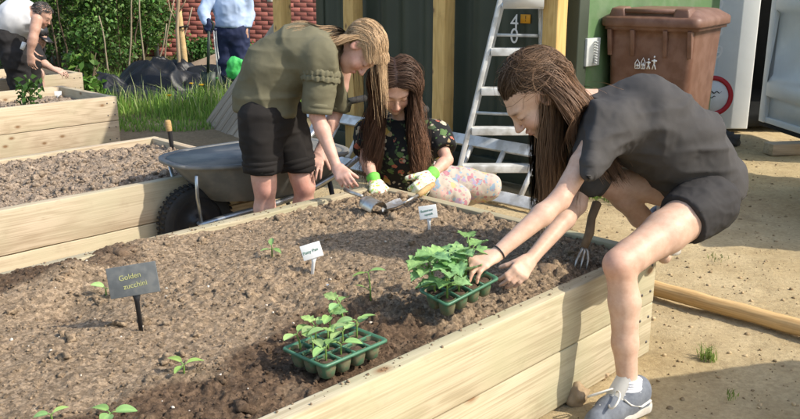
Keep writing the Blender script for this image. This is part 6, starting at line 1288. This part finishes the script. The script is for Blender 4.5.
for k, t in enumerate((.20, .30)):                               # gathered frills round the sleeve
    c_ = sR3 + (eR3 - sR3) * t; mb = MB(); x_ = nrm(np.cross(ad, A(0, 1, 0))); y_ = np.cross(ad, x_); rows = []
    for r_, dz in ((.070, -.006), (.081, -.002), (.087, .010), (.084, .020)):
        rows.append([c_ + (r_ + .0035 * math.sin(a * 23 + k) * (dz > -.004)) * (math.cos(a) * x_ + math.sin(a) * y_) + ad * (dz + .003 * math.sin(a * 11 + 2 * k)) for a in np.arange(72) * 2 * math.pi / 72])
    mb.loft(rows, cap=False); mb.loft([[p - ad * .004 for p in r] for r in rows][::-1], cap=False); mb.build('sleeve_frill', M_olive, g3, True)
for c_, e_, s_ in ((cR, eR3, sR3), (cL, eL3, sL3)):               # rolled cuffs
    ax_ = nrm(e_ - s_); mb = MB(); mb.lathe(c_ - ax_ * .045, [(.056, .0), (.067, .004), (.068, .02), (.062, .024), (.067, .028), (.066, .048), (.050, .05)], ax_, 28); mb.build('rolled_cuff', M_olive, g3, True)
F = Field((-.98, 3.55, .35), (-.15, 4.25, 1.0), .0065); F.chain([A(-0.608, 3.91, 0.816), A(-0.602, 3.91, 0.723)], [.108, .116], .04, (A(0, 1, 0), 1.15))
mR, mL = hR3 * .26 + kR3 * .74, hL3 * .26 + kL3 * .74; F.cone(hR3 + A(.01, 0, 0), mR, .100, .084, .05); F.cone(hL3, mL, .098, .082, .05); F.cut(mR, A(0, .1, -1), mR - A(.14, .11, .12), mR + A(.1, .1, .04)); F.cut(mL, A(0, .1, -1), mL - A(.1, .1, .12), mL + A(.14, .14, .04))
cloth(F, 'shorts', M_bk, g3, ((.006, (10, 6, 4), 41), (.004, (8, 8, 22), 42)))
for h_, k_ in ((hR3, kR3), (hL3, kL3)):
    ax_ = nrm(k_ - h_); c_ = h_ * .26 + k_ * .74; mb = MB(); mb.lathe(c_ - ax_ * .05, [(.085, 0), (.0935, .005), (.0935, .02), (.089, .024), (.0925, .03), (.0915, .052), (.07, .053)], ax_, 28); mb.build('rolled_hem', M_bk, g3, True)
for a_ in (aR3, aL3):
    def fp3(x, y, z, a_=a_): return A(a_[0], a_[1], 0) + nrm(A(.9, -.4, 0)) * x + A(.4, .9, 0) * y + A(0, 0, z)
    fd = nrm(A(.9, -.4, 0)); trainer(g3, fp3, (M_shoe, M_shl, M_sole), False)
comb3 = lambda d, rng: np.stack([np.sign(d[:, 0]) * 1.0, -.35 + .2 * d[:, 1], -.25 + 0 * d[:, 0]], 1)
ccs3 = [(T3[0], T3[1], .09, .145), (sR3, eR3, .08, .07), (H3c + H3M @ A(0, .03, -.02), H3c + H3M @ A(0, .04, -.08), .060, .046)]
len3 = lambda d, rng: np.where(rng.random(len(d)) < .05, .22 + .18 * rng.random(len(d)), .11 + .06 * rng.random(len(d)))
def flow3(p, d):
    xg = H3c[0] + .0 + .05 * _jit[:len(p)]; nearside = (p[:, 1] < H3c[1] + .03) & (p[:, 0] < xg); out = np.tile(A(.12, 0, -1), (len(p), 1)); out[nearside] = A(.9, -.3, -.25); return out / np.linalg.norm(out, axis=1)[:, None]
len3 = lambda d, rng: np.where(rng.random(len(d)) < .012, .20 + .18 * rng.random(len(d)), np.clip(.070 + .085 * (d @ H3M.T)[:, 2], .018, 1) * (.85 + .35 * rng.random(len(d))))
strands('hair', g3, H3c, H3M, H3s, 11000, comb3, len3, (.54, .37, .215), 13, ccs3, keep3, 12, .70, (.06, 0, -1), .003, 22, .08, 420, .0008, .012, 1.25, jit=.05, flow=flow3, ston=.75, rel=.2)
# loose length lying over her back towards the shoulder
back3 = lambda d, rng: np.stack([d[:, 0] * .2, -.5 + 0 * d[:, 0], -.9 + 0 * d[:, 0]], 1)
strands('hair', g3, H3c, H3M, H3s, 1600, back3, lambda d, rng: .20 + .16 * rng.random(len(d)), (.54, .36, .2), 14, [(T3[0], T3[1], .092, .148), (T3[1], T3[2], .148, .15), (sR3, eR3, .085, .07)], lambda q: (q[:, 1] < -.1) & (q[:, 2] > -.6) & (q[:, 2] < .4), 14, .70, (-.9, 0, -.44), .003, 20, .5, 60, .0012, .012, 1.2, jit=.05, rel=-.4)

# ---------------------------------------------------------------- people in the background
M_vest = mat('white_vest', (.62, .62, .62), (.52, .52, .53), scale=8, rough=.9); M_trk = mat('black_trousers', (.022, .02, .02), (.016, .015, .015), scale=8, rough=.85)
def bg_hair(name, parent, c, M, s, colr, seed, n=1100, L=.022, keep=None): return strands(name, parent, c, M, s, n, lambda d, rng: np.stack([d[:, 0] * .4, -.8 + 0 * d[:, 0], -.2 + 0 * d[:, 0]], 1), L, colr, seed, (), keep or (lambda q: ~((q[:, 1] > .35) & (q[:, 2] < .45)) & (q[:, 2] > -.35)), 6, .8, (0, 0, -1), .002, 20, .4, 60, .003, .012, 1.1)
SKB = (.50, .31, .23)
b1 = thing('person', 'man in a white vest and black trousers bending down at the far left', 'person', (-3.45, 7.98, 0), 'people gardening')
hd = A(-3.247, 7.9, 1.014); hM = axes((.80, -.1, -.55), (.5, 0, .83)); F = Field((-4.05, 7.45, 0), (-2.7, 8.5, 1.45), .011); head(F, hd, hM, .96); t_ = [A(-3.36, 7.95, 0.994), A(-3.48, 7.97, 0.984), A(-3.624, 7.98, 0.893)]
F.cone(t_[0], hd + hM @ A(0, -.03, -.05), .06, .055, .03); F.chain(t_, [.10, .15, .15], .05, (A(0, 1, 0), 1.2)); arm(F, A(-3.222, 7.72, 0.978), A(-3.25, 7.66, 0.825), A(-3.293, 7.66, 0.685), 1.15); arm(F, A(-3.413, 8.15, 0.939), A(-3.448, 8.15, 0.791), A(-3.447, 8.05, 0.688), 1.1); hand(F, A(-3.293, 7.66, 0.685), A(.0, 0, -1), A(0, -1, 0), A(1, 0, 0), 1.0); hand(F, A(-3.447, 8.05, 0.688), A(.1, 0, -1), A(0, -1, 0), A(1, 0, 0), 1.0)
leg(F, A(-3.605, 7.88, 0.828), A(-3.515, 7.85, 0.633), A(A(-3.515, 7.85, 0.633)[0] + .02, 7.9, .08), 1.15); leg(F, A(-3.668, 8.1, 0.813), A(-3.517, 8.08, 0.593), A(A(-3.517, 8.08, 0.593)[0] - .05, 8.1, .08), 1.15)
skin_mesh(F, b1, lambda v: skin_colour(v, SKB, [(hd, hM, .96, (.08, .07, .06))]))
F = Field((-4.1, 7.4, .5), (-2.9, 8.6, 1.45), .012); F.chain(t_, [.115, .165, .162], .05, (A(0, 1, 0), 1.2)); F.cut(A(-3.614, 7.98, 0.821), A(-.55, 0, -.85)); F.cut(A(-3.323, 7.95, 1.002), A(.95, 0, .25)); F.ell(A(-3.214, 7.7, 0.97), (.10, .10, .12), None, .02, 's'); cloth(F, 'vest', M_vest, b1, ((.010, (6, 8, 8), 51),))
F = Field((-4.1, 7.4, 0), (-2.9, 8.6, 1.25), .012); F.chain([A(-3.665, 7.98, 0.857), A(-3.637, 7.98, 0.785)], [.17, .17], .05, (A(0, 1, 0), 1.15))
for h_, k_, y_ in ((A(-3.589, 7.88, 0.81), A(-3.506, 7.85, 0.633), 7.87), (A(-3.652, 8.1, 0.795), A(-3.508, 8.08, 0.593), 8.1)): F.cone(h_, k_, .135, .105, .05); F.cone(k_, A(k_[0] + .0, y_ + .03, .22), .105, .085, .05)
F.cut((0, 0, .24), (0, 0, -1)); tro = cloth(F, 'trousers', M_trk, b1, ((.012, (6, 8, 8), 52), (.006, (14, 14, 14), 53)))
mb = MB(); mb.box(A(-3.39, 7.76, 0.748), (.035, .012, .07), np.array(Euler((0, R(25), 0)).to_matrix())); mb.build('logo_patch', M_wl, tro); bg_hair('hair', b1, hd, hM, .96, (.10, .09, .085), 61)
for x_ in (A(-3.515, 7.85, 0.633), A(-3.517, 8.08, 0.593)): mb = MB(); c_ = A(x_[0] + .03, x_[1] + .03, .0); mb.hexa([c_ + A(-.12, -.05, .005), c_ + A(.15, -.045, .005), c_ + A(.15, .045, .005), c_ + A(-.12, .05, .005), c_ + A(-.10, -.04, .10), c_ + A(.06, -.04, .07), c_ + A(.06, .04, .07), c_ + A(-.1, .04, .10)]); mb.build('shoe', M_black, b1, bevel=.015)
b2 = thing('person', 'person with dark hair and cap crouching behind the man in the vest', 'person', (-3.55, 8.35, 0), 'people gardening')
hd = A(-3.493, 8.35, 0.787); hM = axes((.75, -.35, -.5), (.4, 0, .9)); F = Field((-4.15, 7.9, 0), (-2.9, 8.85, 1.2), .011); head(F, hd, hM, 1.0); F.chain([A(-3.574, 8.4, 0.688), A(-3.66, 8.42, 0.609), A(-3.711, 8.42, 0.502)], [.10, .14, .14], .05); F.cone(A(-3.562, 8.4, 0.707), hd, .055, .05, .03)
arm(F, A(-3.5, 8.22, 0.674), A(-3.42, 8.18, 0.564), A(-3.301, 8.15, 0.501), 1.1); hand(F, A(-3.301, 8.15, 0.501), A(1, 0, -.35), A(0, -.5, .85), A(0, .9, .2), 1.0); leg(F, A(-3.687, 8.35, 0.451), A(-3.491, 8.25, 0.443), A(-3.55, 8.4, .08), 1.1); skin_mesh(F, b2, lambda v: skin_colour(v, (.55, .36, .28), [(hd, hM, 1.0, (.06, .05, .04))]))
F = Field((-4.2, 7.9, .2), (-2.9, 8.9, 1.1), .012); F.chain([A(-3.575, 8.4, 0.678), A(-3.661, 8.42, 0.599), A(-3.712, 8.42, 0.492)], [.115, .155, .155], .05); F.cone(A(-3.5, 8.22, 0.674), A(-3.449, 8.19, 0.601), .075, .07, .03); cloth(F, 'shirt', M_trk, b2, ((.010, (7, 7, 7), 54),))
bg_hair('hair', b2, hd, hM, 1.0, (.035, .028, .024), 62); P_ = lambda x, y, z: hd + hM @ A(x, y, z); mb = MB(); mb.lathe(P_(0, -.01, .03), [(.083, 0), (.085, .02), (.075, .06), (.045, .088), (.0001, .095)], hM[:, 2], 20); mb.hexa([P_(-.06, .05, .035), P_(.06, .05, .035), P_(.045, .15, .03), P_(-.045, .15, .03), P_(-.06, .05, .045), P_(.06, .05, .045), P_(.045, .15, .037), P_(-.045, .15, .037)]); mb.build('cap', M_black, b2, True)
b3 = thing('person', 'person in pale blue shirt and navy striped track trousers holding the spade', 'person', (-1.87, 9.75, 0), 'people gardening')
M_blue = mat('pale_blue_shirt', (.42, .52, .70), (.34, .44, .62), scale=9, rough=.85); M_navy = mat('navy_trackpants', (.022, .030, .075), (.016, .022, .055), scale=9, rough=.75)
cx, cy = -1.90, 9.78; hd = A(cx + .02, cy - .02, 1.43); hM = axes((-.25, -.9, -.15), (0, 0, 1)); F = Field((-2.5, 9.35, 0), (-1.5, 10.1, 1.62), .011); head(F, hd, hM, .98); F.chain([A(cx, cy, 1.2), A(cx, cy, 1.05), A(cx, cy, .85)], [.10, .13, .125], .05, (A(1, 0, 0), 1.2)); F.cone(A(cx, cy, 1.22), hd, .05, .05, .03)
w3 = A(-2.124, 9.55, 0.812); arm(F, A(cx - .17, cy - .03, 1.18), A(cx - .27, cy - .12, .98), w3 + A(.02, 0, .05), 1.0); arm(F, A(cx + .17, cy, 1.18), A(cx + .2, cy + .05, .95), A(cx + .17, cy - .05, .76), 1.0); hand(F, w3 + A(.02, 0, .05), A(-.2, 0, -1), A(0, -1, 0), A(1, 0, 0), .95, ((50, 60, 30),) * 4); hand(F, A(cx + .17, cy - .05, .76), A(0, 0, -1), A(.5, -.8, 0), A(-1, 0, 0), .95)
leg(F, A(cx - .08, cy, .82), A(cx - .08, cy - .01, .45), A(cx - .08, cy + .02, .07), 1.0); leg(F, A(cx + .08, cy, .82), A(cx + .08, cy - .01, .45), A(cx + .08, cy + .02, .07), 1.0); skin_mesh(F, b3, lambda v: skin_colour(v, SKB, [(hd, hM, .98, (.08, .06, .05))]))
F = Field((-2.5, 9.35, .6), (-1.5, 10.15, 1.4), .012); F.chain([A(cx, cy, 1.2), A(cx, cy, 1.03), A(cx, cy, .84)], [.115, .145, .145], .05, (A(1, 0, 0), 1.2)); F.cone(A(cx - .17, cy - .03, 1.18), A(cx - .27, cy - .12, .98), .075, .06, .04); F.cone(A(cx - .27, cy - .12, .98), w3 * .75 + A(cx - .27, cy - .12, .98) * .25, .058, .045, .03); F.cone(A(cx + .17, cy, 1.18), A(cx + .2, cy + .05, .95), .075, .058, .04); F.cone(A(cx + .2, cy + .05, .95), A(cx + .18, cy - .03, .81), .056, .046, .03); F.cut((0, 0, .80), (0, 0, -1)); F.cut((0, 0, 1.27), (0, 0, 1)); cloth(F, 'shirt', M_blue, b3, ((.010, (7, 7, 5), 55), (.006, (14, 14, 12), 56)))
F = Field((-2.3, 9.5, 0), (-1.5, 10.1, .95), .012); F.chain([A(cx, cy, .82), A(cx, cy, .72)], [.135, .14], .05, (A(1, 0, 0), 1.15))
for s in (-1, 1): F.chain([A(cx + .08 * s, cy, .76), A(cx + .085 * s, cy, .42), A(cx + .085 * s, cy + .02, .06)], [.115, .092, .075], .03)
F.cut((0, 0, .045), (0, 0, -1)); tp3 = cloth(F, 'track_trousers', M_navy, b3, ((.010, (8, 8, 6), 57), (.005, (18, 18, 12), 58)))
for dx in (-.012, .012): mb = MB(); mb.tube([A(cx - .165 + dx, cy - .105, .79), A(cx - .165 + dx, cy - .10, .62), A(cx - .155 + dx, cy - .075, .42), A(cx - .14 + dx, cy - .06, .15)], .008, 6); mb.build('side_stripe', M_wl, tp3, True)
for s in (-1, 1): mb = MB(); c_ = A(cx + .085 * s, cy - .04, 0); mb.hexa([c_ + A(-.045, -.14, .005), c_ + A(.045, -.14, .005), c_ + A(.045, .12, .005), c_ + A(-.045, .12, .005), c_ + A(-.035, -.08, .06), c_ + A(.035, -.08, .06), c_ + A(.035, .10, .09), c_ + A(-.035, .10, .09)]); mb.build('shoe', M_black, b3, bevel=.015)
bg_hair('hair', b3, hd, hM, .98, (.06, .045, .035), 63)
F = Field(w3 + A(-.12, -.1, -.12), w3 + A(.14, .1, .16), .006); hand(F, w3 + A(.02, 0, .05), A(-.2, 0, -1), A(0, -1, 0), A(1, 0, 0), 1.0, ((50, 60, 30),) * 4); shell(F, .006); v, q = F.mesh(); link('glove', mesh_np('glove', v, q, True), M_navy, b3)
